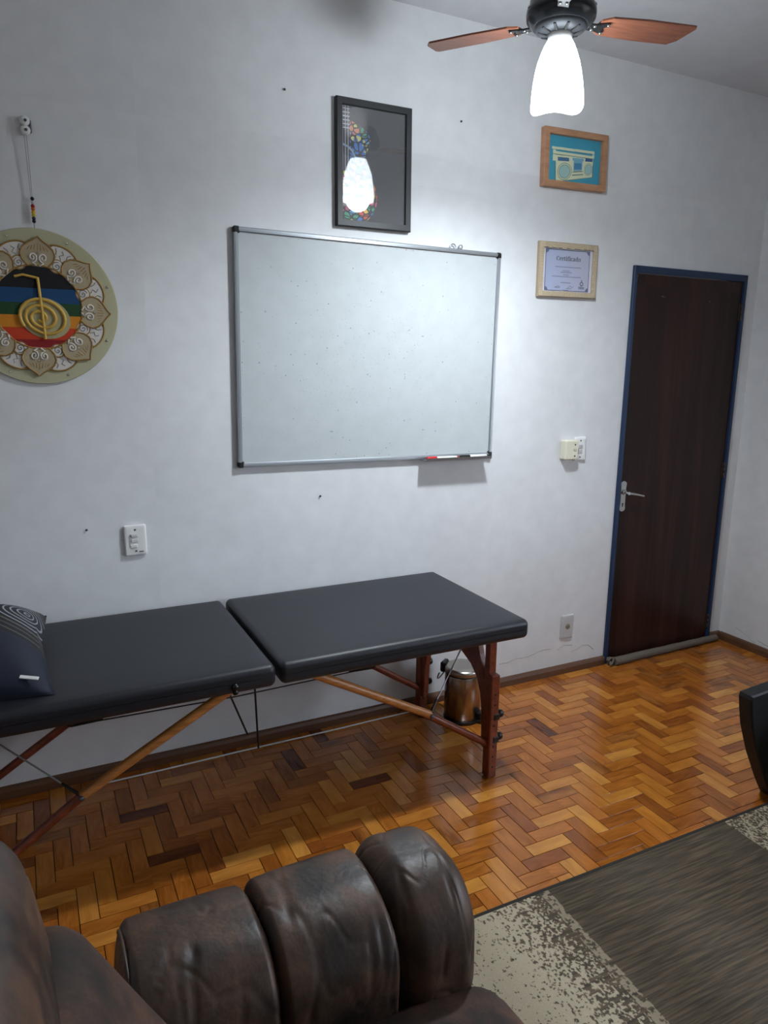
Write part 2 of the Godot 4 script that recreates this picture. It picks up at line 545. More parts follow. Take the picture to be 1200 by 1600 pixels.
func floor_blocks() -> void:
	var f := struct("floor", span(Vector3(ROOM_L - 0.15, -0.10, -0.15), Vector3(0.15, -0.0105, ROOM_F + 0.15)), mat(Color(0.10, 0.055, 0.03), 0.7), "varnished herringbone parquet floor in orange-brown wood")
	# one herringbone of blocks three times as long as wide, laid parallel to the walls
	var W := 0.0553
	var tones := [Color(0.74, 0.45, 0.165), Color(0.77, 0.49, 0.19), Color(0.71, 0.425, 0.155), Color(0.81, 0.54, 0.23), Color(0.65, 0.38, 0.14), Color(0.74, 0.45, 0.185), Color(0.84, 0.58, 0.26), Color(0.61, 0.345, 0.14), Color(0.47, 0.25, 0.12), Color(0.70, 0.45, 0.21), Color(0.61, 0.355, 0.15)]
	var odds := [16, 16, 14, 10, 10, 10, 6, 6, 2, 7, 4]
	var grains := [grain_image(200, Color(0.74, 0.68, 0.62), Color.WHITE), grain_image(230, Color(0.82, 0.77, 0.72), Color.WHITE, 256, 256, 0.6), grain_image(260, Color(0.58, 0.48, 0.40), Color.WHITE, 256, 256, 0.45)]
	var wear := noise_normal(91, 0.018, 2.0, 256)
	var mats := []
	for i in tones.size():
		var k := mat(tones[i], 0.17)
		k.albedo_texture = grains[[0, 1, 0, 1, 0, 1, 1, 0, 2, 2, 0][i]]
		k.normal_enabled = true
		k.normal_texture = wear
		k.normal_scale = 0.06
		k.metallic_specular = 0.46
		k.clearcoat_enabled = true
		k.clearcoat = 0.25
		k.clearcoat_roughness = 0.10
		mats.append(k)
	var meshes := []
	for i in 8:
		var b := block_mb(W * 3.0 - 0.0024, W - 0.0024, Vector2(rng.randf(), rng.randf()))
		meshes.append(b.mesh())
	var spots := []
	var i0 := int((ROOM_L + 3.362) / W) - 2
	for i in range(i0, 64):
		for j in range(-12, 64):
			var s := posmod(i + j, 6)
			if s != 0 and s != 3: continue
			var flat := s == 0
			var x := -3.362 + W * i
			var z := 0.512 + W * j
			var c := Vector3(x + (1.5 if flat else 0.5) * W, 0, z + (0.5 if flat else 1.5) * W)
			var hx := (1.5 if flat else 0.5) * W; var hz := (0.5 if flat else 1.5) * W
			# trim at the walls
			var x0 := maxf(c.x - hx, ROOM_L); var x1 := minf(c.x + hx, 0.0)
			var z0 := maxf(c.z - hz, 0.0); var z1 := minf(c.z + hz, ROOM_F)
			if x1 - x0 < 0.012 or z1 - z0 < 0.012: continue
			var whole := x1 - x0 > hx * 2 - 0.002 and z1 - z0 > hz * 2 - 0.002
			var area := 0.0
			var px := cam_px(c)
			var shown := px.x > 4 and px.x < 1196 and px.y > 4 and px.y < 1596 and c.z < 1.25
			if shown and Geometry2D.is_point_in_polygon(px, PackedVector2Array([Vector2(195, 1430), Vector2(400, 1370), Vector2(640, 1288), Vector2(735, 1370), Vector2(735, 1600), Vector2(195, 1600)])): shown = false
			if shown and px.x < 95 and px.y > 1330 + px.x: shown = false
			if shown:
				var a := cam_px(c + Vector3(-hx, 0, -hz)); var b := cam_px(c + Vector3(hx, 0, -hz)); var d := cam_px(c + Vector3(-hx, 0, hz))
				area = absf((b - a).cross(d - a))
			spots.append({"x0": x0, "x1": x1, "z0": z0, "z1": z1, "flat": flat, "whole": whole, "area": area})
	spots.sort_custom(func(a, b): return a.area > b.area)
	var rest := []
	for t in tones.size(): rest.append(Mb.new())
	var made := 0
	for q in spots:
		var roll := rng.randi_range(0, 100); var tone := 0
		while tone < tones.size() - 1 and roll > odds[tone]:
			roll -= odds[tone]; tone += 1
		var c := Vector3((q.x0 + q.x1) / 2, -rng.randf() * 0.0004, (q.z0 + q.z1) / 2)
		var tilt := Vector3(rng.randfn() * 0.0022, 0.0 if q.flat else PI / 2, rng.randfn() * 0.0012)
		if made < 300 and q.area > 0.0:
			made += 1
			var o := MeshInstance3D.new()
			o.name = "parquet_block"
			if q.whole: o.mesh = meshes[rng.randi() % 8]
			else:
				var lx: float = q.x1 - q.x0; var lz: float = q.z1 - q.z0
				o.mesh = block_mb((lx if q.flat else lz) - 0.0024, (lz if q.flat else lx) - 0.0024, Vector2(rng.randf(), rng.randf())).mesh()
			o.material_override = mats[tone]
			o.transform = at(c, tilt)
			f.add_child(o, true)
		else:
			var lx: float = q.x1 - q.x0; var lz: float = q.z1 - q.z0
			var b := block_mb((lx if q.flat else lz) - 0.0024, (lz if q.flat else lx) - 0.0024, Vector2(rng.randf(), rng.randf()))
			var xf := at(c, tilt)
			var r: Mb = rest[tone]
			for v in b.p: r.p.append(xf * v)
			r.u.append_array(b.u); r.g.append_array(b.g)
	var am: ArrayMesh = null
	for t in tones.size(): am = rest[t].mesh(am)
	var o := MeshInstance3D.new()
	o.name = "parquet_field"
	o.mesh = am
	for t in tones.size(): o.set_surface_override_material(t, mats[t])
	o.set_meta("kind", "stuff")
	f.add_child(o, true)

func block_mb(l: float, w: float, uv: Vector2) -> Mb:
	var b := Mb.new()
	b.box(Vector3(0, -0.006, 0), Vector3(l, 0.012, w), 0.0004)
	for i in b.p.size(): b.u[i] = uv + Vector2(b.p[i].x * 2.2, b.p[i].z * 3.0)
	return b

func rug() -> void:
	# flat woven rug: dark field, pale speckled bands near both ends, dark bound edge
	var x0 := -3.95; var x1 := -0.35; var z0 := 1.262; var z1 := 3.45
	var na := noise(300, 0.16, 3, FastNoiseLite.TYPE_VALUE); var nb := noise(301, 0.012, 3); var nc := noise(302, 0.3, 2); var nd := noise(303, 0.02, 2)
	var TW := 1440; var TH := 876
	var px := (x1 - x0) / TW
	var tex := paint(TW, TH, func(i: int, j: int):
		var x := x0 + px * i; var z := z0 + px * j
		var streak := nd.get_noise_2d(i * 0.25, j * 9.0) * 0.6 + nc.get_noise_2d(i * 0.05, j * 1.3) * 0.8
		var dark := Color(0.245, 0.21, 0.16).lerp(Color(0.45, 0.38, 0.295), clampf(0.36 + 0.75 * streak, 0.0, 1.0))
		var pale := Color(0.70, 0.645, 0.545)
		# how pale the place is: 1 solid pale, 0 solid dark
		var edge := -2.36 - 0.05 * (z - 1.3)
		var k := 0.0
		if x < edge: k = clampf(0.34 + (edge - x) * 2.9 - absf(z - 1.75) * 0.20, 0.16, 0.93)
		elif x > -1.53: k = 0.5
		var fall := na.get_noise_2d(i * 2.8, j * 2.3) * 1.1 + 0.35 * nb.get_noise_2d(i * 3, j * 3)
		var c := dark
		if k > 0.0 and fall < (k - 0.5) * 1.25: c = pale
		if absf(x - (edge + 0.02)) < 0.016 and na.get_noise_2d(i * 1.7, j * 1.7) < 0.12: c = pale.lerp(dark, 0.3)
		c = c * (0.9 + 0.10 * (i % 2) + 0.08 * nc.get_noise_2d(i * 2.0, j * 2.0))
		return c)
	var rm := mat(Color.WHITE, 0.95)
	rm.albedo_texture = tex
	var t := thing("rug", "flat woven taupe rug with pale speckled bands in front of the recliner", "rug", Vector3((x0 + x1) / 2, 0, z0))
	var b := Mb.new()
	b.box(Vector3(0, 0.004, (z1 - z0) / 2), Vector3(x1 - x0 - 0.02, 0.007, z1 - z0 - 0.02), 0.001)
	for i in b.p.size(): b.u[i] = Vector2(b.p[i].x / (x1 - x0) + 0.5, b.p[i].z / (z1 - z0))
	rm.normal_enabled = true
	var weave := paint(64, 64, func(x: int, y: int):
		var a := sin(x / 64.0 * TAU * 8.0) * 0.5; var d := sin(y / 64.0 * TAU * 8.0) * 0.35
		return Color(0.5 + a * 0.5, 0.5 + d * 0.5, 0.9))
	rm.normal_texture = weave
	rm.normal_scale = 0.4
	var weave_mat := rm
	weave_mat.uv1_scale = Vector3(1, 1, 1)
	put("woven_field", b, weave_mat, t)
	var e := Mb.new()
	for s in [[Vector3(0, 0.004, 0.005), Vector3(x1 - x0, 0.009, 0.014)], [Vector3(0, 0.004, z1 - z0 - 0.005), Vector3(x1 - x0, 0.009, 0.014)], [Vector3(-(x1 - x0) / 2 + 0.005, 0.004, (z1 - z0) / 2), Vector3(0.014, 0.009, z1 - z0)], [Vector3((x1 - x0) / 2 - 0.005, 0.004, (z1 - z0) / 2), Vector3(0.014, 0.009, z1 - z0)]]:
		e.box(s[0], s[1], 0.003)
	put("bound_edge", e, mat(Color(0.16, 0.15, 0.125), 0.95), t, "dark bound edge")

func massage_table() -> void:
	var t := thing("massage_table", "black padded folding massage table on wooden legs along the white wall", "massage table", Vector3(-3.0, 0, 0.375))
	var o := -t.position
	var zc := 0.375
	# two padded halves with a gap at the fold
	for s in [[-3.975, -3.012], [-2.998, -2.018]]:
		var b := Mb.new()
		var hl: float = (s[1] - s[0]) / 2
		b.soft(Vector3(hl, 0.039, 0.36), Vector3(0.022, 0.022, 0.022), 26, at(o + Vector3((s[0] + s[1]) / 2, TOP - 0.037, zc)), func(q: Vector3, d: Vector3):
			var e := minf(1.0, minf((hl - absf(q.x)) / 0.10, (0.36 - absf(q.z)) / 0.10))
			if q.y > 0.0: q.y += -0.004 + 0.004 * e
			return q)
		put("padded_panel", b, m.vinyl, t)
		var fr := Mb.new()
		fr.box(o + Vector3((s[0] + s[1]) / 2, TOP - 0.085, zc), Vector3(hl * 2 - 0.14, 0.02, 0.56), 0.003)
		put("under_board", fr, m.black, t)
	# legs at both ends
	for e in [[-2.12, 1.0], [-3.874, -1.0]]:
		var x: float = e[0]
		var arch := Mb.new()
		var half := [Vector2(0.608, 0.11), Vector2(0.600, 0.262), Vector2(0.587, 0.33), Vector2(0.562, 0.385), Vector2(0.515, 0.425), Vector2(0.44, 0.455)]
		var outer := [Vector2(0.535, 0.59), Vector2(0.556, 0.545), Vector2(0.574, 0.49), Vector2(0.595, 0.447), Vector2(0.612, 0.40), Vector2(0.632, 0.375), Vector2(0.632, 0.11)]
		var poly := PackedVector2Array()
		for q in half: poly.append(q)
		half.reverse()
		for q in half: poly.append(Vector2(2 * zc - q.x, q.y))
		outer.reverse()
		for q in outer: poly.append(Vector2(2 * zc - q.x, q.y))
		outer.reverse()
		for q in outer: poly.append(q)
		# outline is in (z, y); thickness along x
		arch.prism(poly, 0.024, Transform3D(Basis(Vector3(0, 0, 1), Vector3(0, 1, 0), Vector3(-1, 0, 0)), o + Vector3(x + 0.012, 0, 0)), 0.003)
		put("leg_arch_board", arch, m.red_wood, t)
		for sgn in [1.0, -1.0]:
			var zl: float = zc + sgn * 0.278
			var pole := Mb.new()
			pole.box(o + Vector3(x + e[1] * 0.004, 0.49, zc + sgn * 0.255), Vector3(0.034, 0.22, 0.032), 0.003)
			put("leg_post", pole, m.red_wood, t)
			var leg := Mb.new()
			leg.box(o + Vector3(x + e[1] * 0.002, 0.219, zl), Vector3(0.040, 0.434, 0.044), 0.004)
			var lo := put("leg", leg, m.red_wood, t)
			var holes := Mb.new()
			for k in 8:
				var y := 0.05 + k * 0.044
				if absf(y - 0.165) < 0.02 or absf(y - 0.265) < 0.02: continue
				holes.lathe([Vector2(0, 0.002), Vector2(0.0045, 0.002), Vector2(0.0045, -0.004), Vector2(0, -0.004)], 10, Transform3D(Basis(Vector3.RIGHT, PI / 2), o + Vector3(x + e[1] * 0.002, y, zl + 0.0205)))
			put("adjusting_hole", holes, m.hole, lo)
			for y in [0.165, 0.262]:
				var kn := Mb.new()
				kn.lathe([Vector2(0, 0.03), Vector2(0.013, 0.03), Vector2(0.016, 0.024), Vector2(0.016, 0.008), Vector2(0.009, 0.004), Vector2(0.009, -0.002), Vector2(0, -0.002)], 12, Transform3D(Basis(Vector3.FORWARD, e[1] * PI / 2), o + Vector3(x + e[1] * 0.022, y, zl)))
				kn.box(o + Vector3(x + e[1] * 0.012, y, zl + sgn * 0.002), Vector3(0.026, 0.026, 0.048), 0.003)
				put("clamp_knob", kn, m.black, lo)
	# jointed braces under each half, front and back
	for sgn in [1.0, -1.0]:
		var zb: float = zc + sgn * 0.268
		for e in [1.0, -1.0]:
			var cx := -2.997
			var a := o + Vector3(cx + e * 0.14, 0.573, zb)
			var b := o + Vector3(cx + e * 0.605, 0.320, zb)
			var c := o + Vector3(cx + e * 0.86, 0.145, zb)
			var up := Mb.new(); up.tube([a, a.lerp(b, 0.5), b], 0.0155, 10)
			put("upper_brace", up, m.light_wood, t, "pale wooden brace")
			var dn := Mb.new(); dn.tube([b.lerp(a, 0.03) + Vector3(0, -0.006, -0.012 * sgn), b.lerp(c, 0.5) + Vector3(0, -0.004, -0.004 * sgn), c], 0.0145, 10)
			put("lower_brace", dn, m.red_wood, t)
			var j := Mb.new()
			j.lathe([Vector2(0, 0.022), Vector2(0.006, 0.022), Vector2(0.008, 0.018), Vector2(0.008, -0.018), Vector2(0, -0.022)], 10, Transform3D(Basis(Vector3.RIGHT, PI / 2), b))
			if sgn < 0.0: j.lathe([Vector2(0, 0.007), Vector2(0.018, 0.007), Vector2(0.02, 0.0), Vector2(0.018, -0.007), Vector2(0, -0.007)], 14, Transform3D(Basis(Vector3.RIGHT, PI / 2), b + Vector3(0, 0, 0.03)))
			put("brace_joint", j, m.steel_dark if sgn > 0.0 else m.black, t)
			if sgn > 0.0:
				# tension cable from the arch board to the joint
				var cb := Mb.new()
				var s0 := o + Vector3(cx + e * 0.86, 0.50, 0.47)
				cb.tube([s0, s0.lerp(b, 0.5), b], 0.0028, 6)
				put("tension_cable", cb, m.alu, t)
				var sl := Mb.new()
				sl.tube([b.lerp(s0, 0.02), b.lerp(s0, 0.2)], 0.006, 8, 0.004)
				put("cable_sleeve", sl, m.black, t)
	# long cable between the rear joints, with its sleeves
	var lc := Mb.new()
	var q0 := o + Vector3(-2.997 + 0.605, 0.305, zc - 0.238); var q1 := o + Vector3(-2.997 - 0.605, 0.305, zc - 0.238)
	lc.tube([q0, q0.lerp(q1, 0.5) + Vector3(0, -0.012, 0), q1], 0.0026, 6)
	put("long_cable", lc, m.black, t)
	for e in [[q0, q1], [q1, q0]]:
		var sl := Mb.new()
		sl.tube([e[0], (e[0] as Vector3).lerp(e[1], 0.09)], 0.007, 8, 0.004)
		put("cable_sleeve", sl, m.black, t)
	# strap loop hanging from the fold
	for q in [[Vector3(-3.082, 0.60, 0.35), Vector3(-3.074, 0.42, 0.35), Vector3(-3.006, 0.23, 0.34)], [Vector3(-2.982, 0.60, 0.35), Vector3(-2.976, 0.41, 0.35), Vector3(-2.966, 0.165, 0.34)]]:
		var st := Mb.new()
		st.tube([o + q[0], o + q[1], o + q[2]], 0.004, 6)
		put("hanging_strap", st, m.black, t)
	var kb := Mb.new()
	kb.lathe([Vector2(0, 0.010), Vector2(0.009, 0.008), Vector2(0.012, 0.003), Vector2(0.012, -0.004), Vector2(0, -0.004)], 14, Transform3D(Basis(Vector3.RIGHT, PI / 2), o + Vector3(-3.147, 0.622, 0.737)))
	kb.lathe([Vector2(0, 0.006), Vector2(0.007, 0.005), Vector2(0.009, 0.002), Vector2(0.009, -0.004), Vector2(0, -0.004)], 14, Transform3D(Basis(Vector3.RIGHT, PI / 2), o + Vector3(-3.147, 0.604, 0.737)))
	put("latch_button", kb, m.black_gloss, t)
	# cushion lying on the left half
	var cu := thing("cushion", "dark navy cushion with pale concentric line pattern on the massage table", "cushion", Vector3(-3.872, TOP + 0.003, 0.405))
	var w := 0.222; var d := 0.265
	var pil := Mb.new()
	var N := 28
	for face in [1.0, -1.0]:
		var grid := []
		for i in N + 1:
			var row := []
			for j in N + 1:
				var a := 2.0 * i / N - 1.0; var b := 2.0 * j / N - 1.0
				var pin := 1.0 - 0.10 * (1.0 - absf(a) * absf(b)) * maxf(absf(a), absf(b))
				var th := pow(maxf(0.0, (1.0 - pow(absf(a), 2.4)) * (1.0 - pow(absf(b), 2.4))), 0.55)
				var y: float = 0.062 + (0.125 if face > 0.0 else 0.062) * th * face
				# the wall side is puffed up, the near rim sags to the table
				y += (0.045 * -b - 0.045 * absf(b)) * (1.0 - th) * (1.0 if b > 0 else 0.2)
				row.append([Vector3(a * w * pin, maxf(y, 0.0), b * d * pin), Vector2(a * 0.5 + 0.5, b * 0.5 + 0.5)])
			grid.append(row)
		var s := pil.n()
		for i in N:
			for j in N:
				var A = grid[i][j]; var B = grid[i + 1][j]; var C = grid[i + 1][j + 1]; var D = grid[i][j + 1]
				if face > 0.0:
					pil.tri(A[0], B[0], C[0], 0, A[1], B[1], C[1]); pil.tri(A[0], C[0], D[0], 0, A[1], C[1], D[1])
				else:
					pil.tri(A[0], C[0], B[0], 0, A[1], C[1], B[1]); pil.tri(A[0], D[0], C[0], 0, A[1], D[1], C[1])
	var lines := paint(512, 512, func(x: int, y: int):
		var q := Vector2(x / 512.0, y / 512.0)
		var navy := Color(0.065, 0.092, 0.17)
		var c := Vector2(0.90, 0.36)
		# drop-shaped rings round a point on the right
		var e := q - c
		var r := Vector2(e.x * (1.0 if e.x < 0 else 1.9), e.y).length()
		var ring := fposmod(r * 21.0, 1.0)
		if r < 0.40:
			var on := smoothstep(0.34, 0.40, absf(ring - 0.5) * -1.0 + 0.5)
			navy = Color(0.07, 0.075, 0.09)
			var pale := Color(0.66, 0.68, 0.72) if r < 0.22 else Color(0.46, 0.44, 0.42)
			return navy.lerp(pale, on * (0.9 if r < 0.3 else 0.6))
		return navy)
	var pm := mat(Color.WHITE, 0.75)
	pm.albedo_texture = lines
	put("cushion_cover", pil, pm, cu)
	var tg := Mb.new()
	tg.box(Vector3.ZERO, Vector3(0.052, 0.004, 0.011), 0.001, at(Vector3(0.160, 0.051, 0.238), Vector3(0.5, -0.45, -0.15)))
	put("care_tag", tg, m.white, cu, "small white care tag")

func pad(half: Vector3, r, seg: int, xf: Transform3D, seed_: int, amp: float, bulge := 0.0, folds := 0) -> Mb:
	# stuffed leather: bulging faces and soft creases
	var b := Mb.new()
	var f := noise(seed_, 3.0, 1); var cr := noise(seed_ + 1, 4.5, 1)
	b.soft(half, r if r is Vector3 else Vector3(r, r, r), seg, xf, func(q: Vector3, d: Vector3):
		var e := Vector3(q.x / half.x, q.y / half.y, q.z / half.z)
		var k: float = (1.0 - pow(absf(e.x), 4.0)) * bulge
		var crease := absf(cr.get_noise_3d(q.x * 3.0, q.y * 0.8, q.z * 0.8))
		var h: float = k + amp * f.get_noise_3d(q.x, q.y, q.z) - amp * maxf(0.0, 0.09 - crease) * 4.0
		if folds > 0:
			# pulled folds that run round the roll, and puckers along the seams
			var a := atan2(q.y, q.z)
			for i in folds:
				var x0: float = half.x * (sin(i * 2.7 + seed_) * 0.62)
				var mid: float = 0.75 + 0.55 * sin(i * 1.9 + seed_ * 0.7)
				var w := (q.x - x0 - 0.018 * (a - mid)) / 0.0065
				h -= 0.0034 * exp(-w * w) * exp(-pow((a - mid) / (0.22 + 0.12 * sin(i * 3.3 + seed_)), 2.0))
			var near := half.x - absf(q.x)
			h -= 0.0016 * (0.5 + 0.5 * sin(a * 46.0 + 3.0 * f.get_noise_1d(a * 2.0))) * exp(-near / 0.022)
		return q + d * h)
	return b

func recliner() -> void:
	var t := thing("recliner", "worn dark brown leather recliner armchair with a channelled arm in the foreground", "armchair", Vector3(-3.35, 0, 2.06))
	var o := -t.position
	var s: float
	for arm in [1.655, 2.47]:
		var segs := [[-3.60, -3.338, 0.628], [-3.362, -3.108, 0.634], [-3.132, -2.925, 0.640]]
		var k := 0
		for q in segs:
			var b := pad(Vector3((q[1] - q[0]) / 2, 0.165, 0.150), Vector3(0.030 if k < 2 else 0.070, 0.125, 0.13), 72 if arm < 2.0 else 20, at(o + Vector3((q[0] + q[1]) / 2, q[2] - 0.172, arm)), 400 + k, 0.0055, 0.006, 4)
			put("arm_pad", b, m.leather, t)
			k += 1
		var piping := Mb.new()
		var ring := []
		for i in 25:
			var a := -0.9 + 3.3 * i / 24.0
			ring.append(o + Vector3(-3.586, 0.456 + 0.163 * sin(a), arm + 0.150 * cos(a)))
		piping.tube(ring, 0.0035, 6)
		put("arm_piping", piping, m.leather, t)
		put("arm_body", pad(Vector3(0.315, 0.20, 0.115), 0.03, 16, at(o + Vector3(-3.285, 0.23, arm)), 420, 0.004), m.suede, t)
	put("seat_cushion", pad(Vector3(0.34, 0.095, 0.275), 0.07, 28, at(o + Vector3(-3.25, 0.335, 2.06)), 430, 0.006, 0.012), m.suede, t)
	put("footrest_panel", pad(Vector3(0.04, 0.13, 0.26), 0.03, 16, at(o + Vector3(-2.955, 0.20, 2.06)), 435, 0.004), m.suede, t)
	put("base", bx(o + Vector3(-3.3, 0.12, 2.06), Vector3(0.6, 0.2, 0.54), 0.02), m.suede, t)
	put("lumbar_pad", pad(Vector3(0.10, 0.31, 0.30), 0.065, 28, at(o + Vector3(-3.615, 0.545, 2.09), Vector3(0, 0, 0.48)), 440, 0.006, 0.01), m.suede, t)
	put("head_pad", pad(Vector3(0.125, 0.20, 0.32), 0.11, 28, at(o + Vector3(-3.81, 0.82, 2.08), Vector3(0, 0, 0.18)), 450, 0.006, 0.01), m.leather, t)
	put("backrest_shell", pad(Vector3(0.06, 0.36, 0.30), 0.05, 16, at(o + Vector3(-3.87, 0.62, 2.06), Vector3(0, 0, 0.25)), 460, 0.004), m.suede, t)
	for x in [-3.55, -3.05]:
		for z in [1.62, 2.50]:
			var f := Mb.new()
			f.lathe([Vector2(0, 0.04), Vector2(0.022, 0.04), Vector2(0.018, 0.008), Vector2(0, 0.008)], 12, at(o + Vector3(x, 0, z)))
			put("foot", f, m.black, t)

func door() -> void:
	var d := Node3D.new()
	d.name = "door_1"
	add_child(d)
	d.position = Vector3(-0.507, 0, 0)
	d.set_meta("kind", "structure")
	d.set_meta("label", "dark brown flush wooden door in a navy blue frame beside the corner")
	var o := -d.position
	var x0 := -0.918; var x1 := -0.0954; var h := 2.093
	var fr := Mb.new()
	fr.box(o + Vector3(x0 + 0.012, h / 2, -0.045), Vector3(0.024, h, 0.12), 0.003)
	fr.box(o + Vector3(x1 - 0.010, h / 2, -0.045), Vector3(0.020, h, 0.12), 0.003)
	fr.box(o + Vector3((x0 + x1) / 2, h - 0.017, -0.045), Vector3(x1 - x0 - 0.02, 0.034, 0.12), 0.003)
	put("door_frame", fr, m.blue, d, "navy blue painted frame")
	var leaf := put("door_leaf", bx(o + Vector3((x0 + x1) / 2 + 0.002, 1.031, -0.016), Vector3(x1 - x0 - 0.050, 2.05, 0.036), 0.002), m.door, d)
	var chips := Mb.new()
	for q in [[-0.705, 1.955, 0.012], [-0.69, 1.953, 0.005], [-0.36, 1.945, 0.006], [-0.885, 2.045, 0.008]]:
		chips.box(o + Vector3(q[0], q[1], 0.0022), Vector3(q[2], 0.005, 0.0012), 0.0003)
	put("paint_chip", chips, mat(Color(0.5, 0.42, 0.38), 0.7), leaf)
	for y in [1.90, 1.031, 0.124]:
		var hg := Mb.new()
		hg.box(o + Vector3(x1 - 0.022, y, 0.004), Vector3(0.026, 0.090, 0.003), 0.001)
		for k in 3:
			hg.lathe([Vector2(0, 0.014), Vector2(0.005, 0.014), Vector2(0.005, -0.014), Vector2(0, -0.014)], 10, at(o + Vector3(x1 - 0.021, y - 0.030 + k * 0.030, 0.009)))
		put("hinge", hg, m.brass, d)
	# lock plate and lever
	var pl := Mb.new()
	var poly := PackedVector2Array()
	for i in 13:
		var a := PI * i / 12.0
		poly.append(Vector2(cos(a) * 0.021, 0.066 + sin(a) * 0.016))
	for q in [Vector2(-0.0185, 0.045), Vector2(-0.0185, -0.045)]: poly.append(q)
	for i in 13:
		var a := PI + PI * i / 12.0
		poly.append(Vector2(cos(a) * 0.021, -0.066 + sin(a) * 0.016))
	for q in [Vector2(0.0185, -0.045), Vector2(0.0185, 0.045)]: poly.append(q)
	pl.prism(poly, 0.006, at(o + Vector3(-0.870, 0.933, 0.002)), 0.002)
	var plate := put("lock_plate", pl, m.chrome, d, "chrome lock plate")
	var kh := Mb.new()
	kh.lathe([Vector2(0, 0.001), Vector2(0.0045, 0.001), Vector2(0.0045, -0.003), Vector2(0, -0.003)], 12, Transform3D(Basis(Vector3.RIGHT, PI / 2), o + Vector3(-0.870, 0.893, 0.0085)))
	kh.box(o + Vector3(-0.870, 0.885, 0.0085), Vector3(0.004, 0.014, 0.002), 0.0)
	put("keyhole", kh, m.hole, plate)
	var lv := Mb.new()
	lv.lathe([Vector2(0, 0.012), Vector2(0.012, 0.012), Vector2(0.014, 0.008), Vector2(0.014, 0.0), Vector2(0, 0)], 16, Transform3D(Basis(Vector3.RIGHT, PI / 2), o + Vector3(-0.870, 0.957, 0.008)))
	lv.tube([o + Vector3(-0.870, 0.957, 0.012), o + Vector3(-0.870, 0.957, 0.048), o + Vector3(-0.862, 0.956, 0.054)], 0.007, 10)
	var pts := []
	for i in 8: pts.append(o + Vector3(-0.876 + 0.105 * i / 7.0, 0.957 - 0.022 * pow(i / 7.0, 1.2), 0.054 - 0.004 * sin(i / 7.0 * PI)))
	lv.tube(pts, 0.0085, 10, 0.0065)
	put("lever", lv, m.chrome, d, "chrome lever handle")

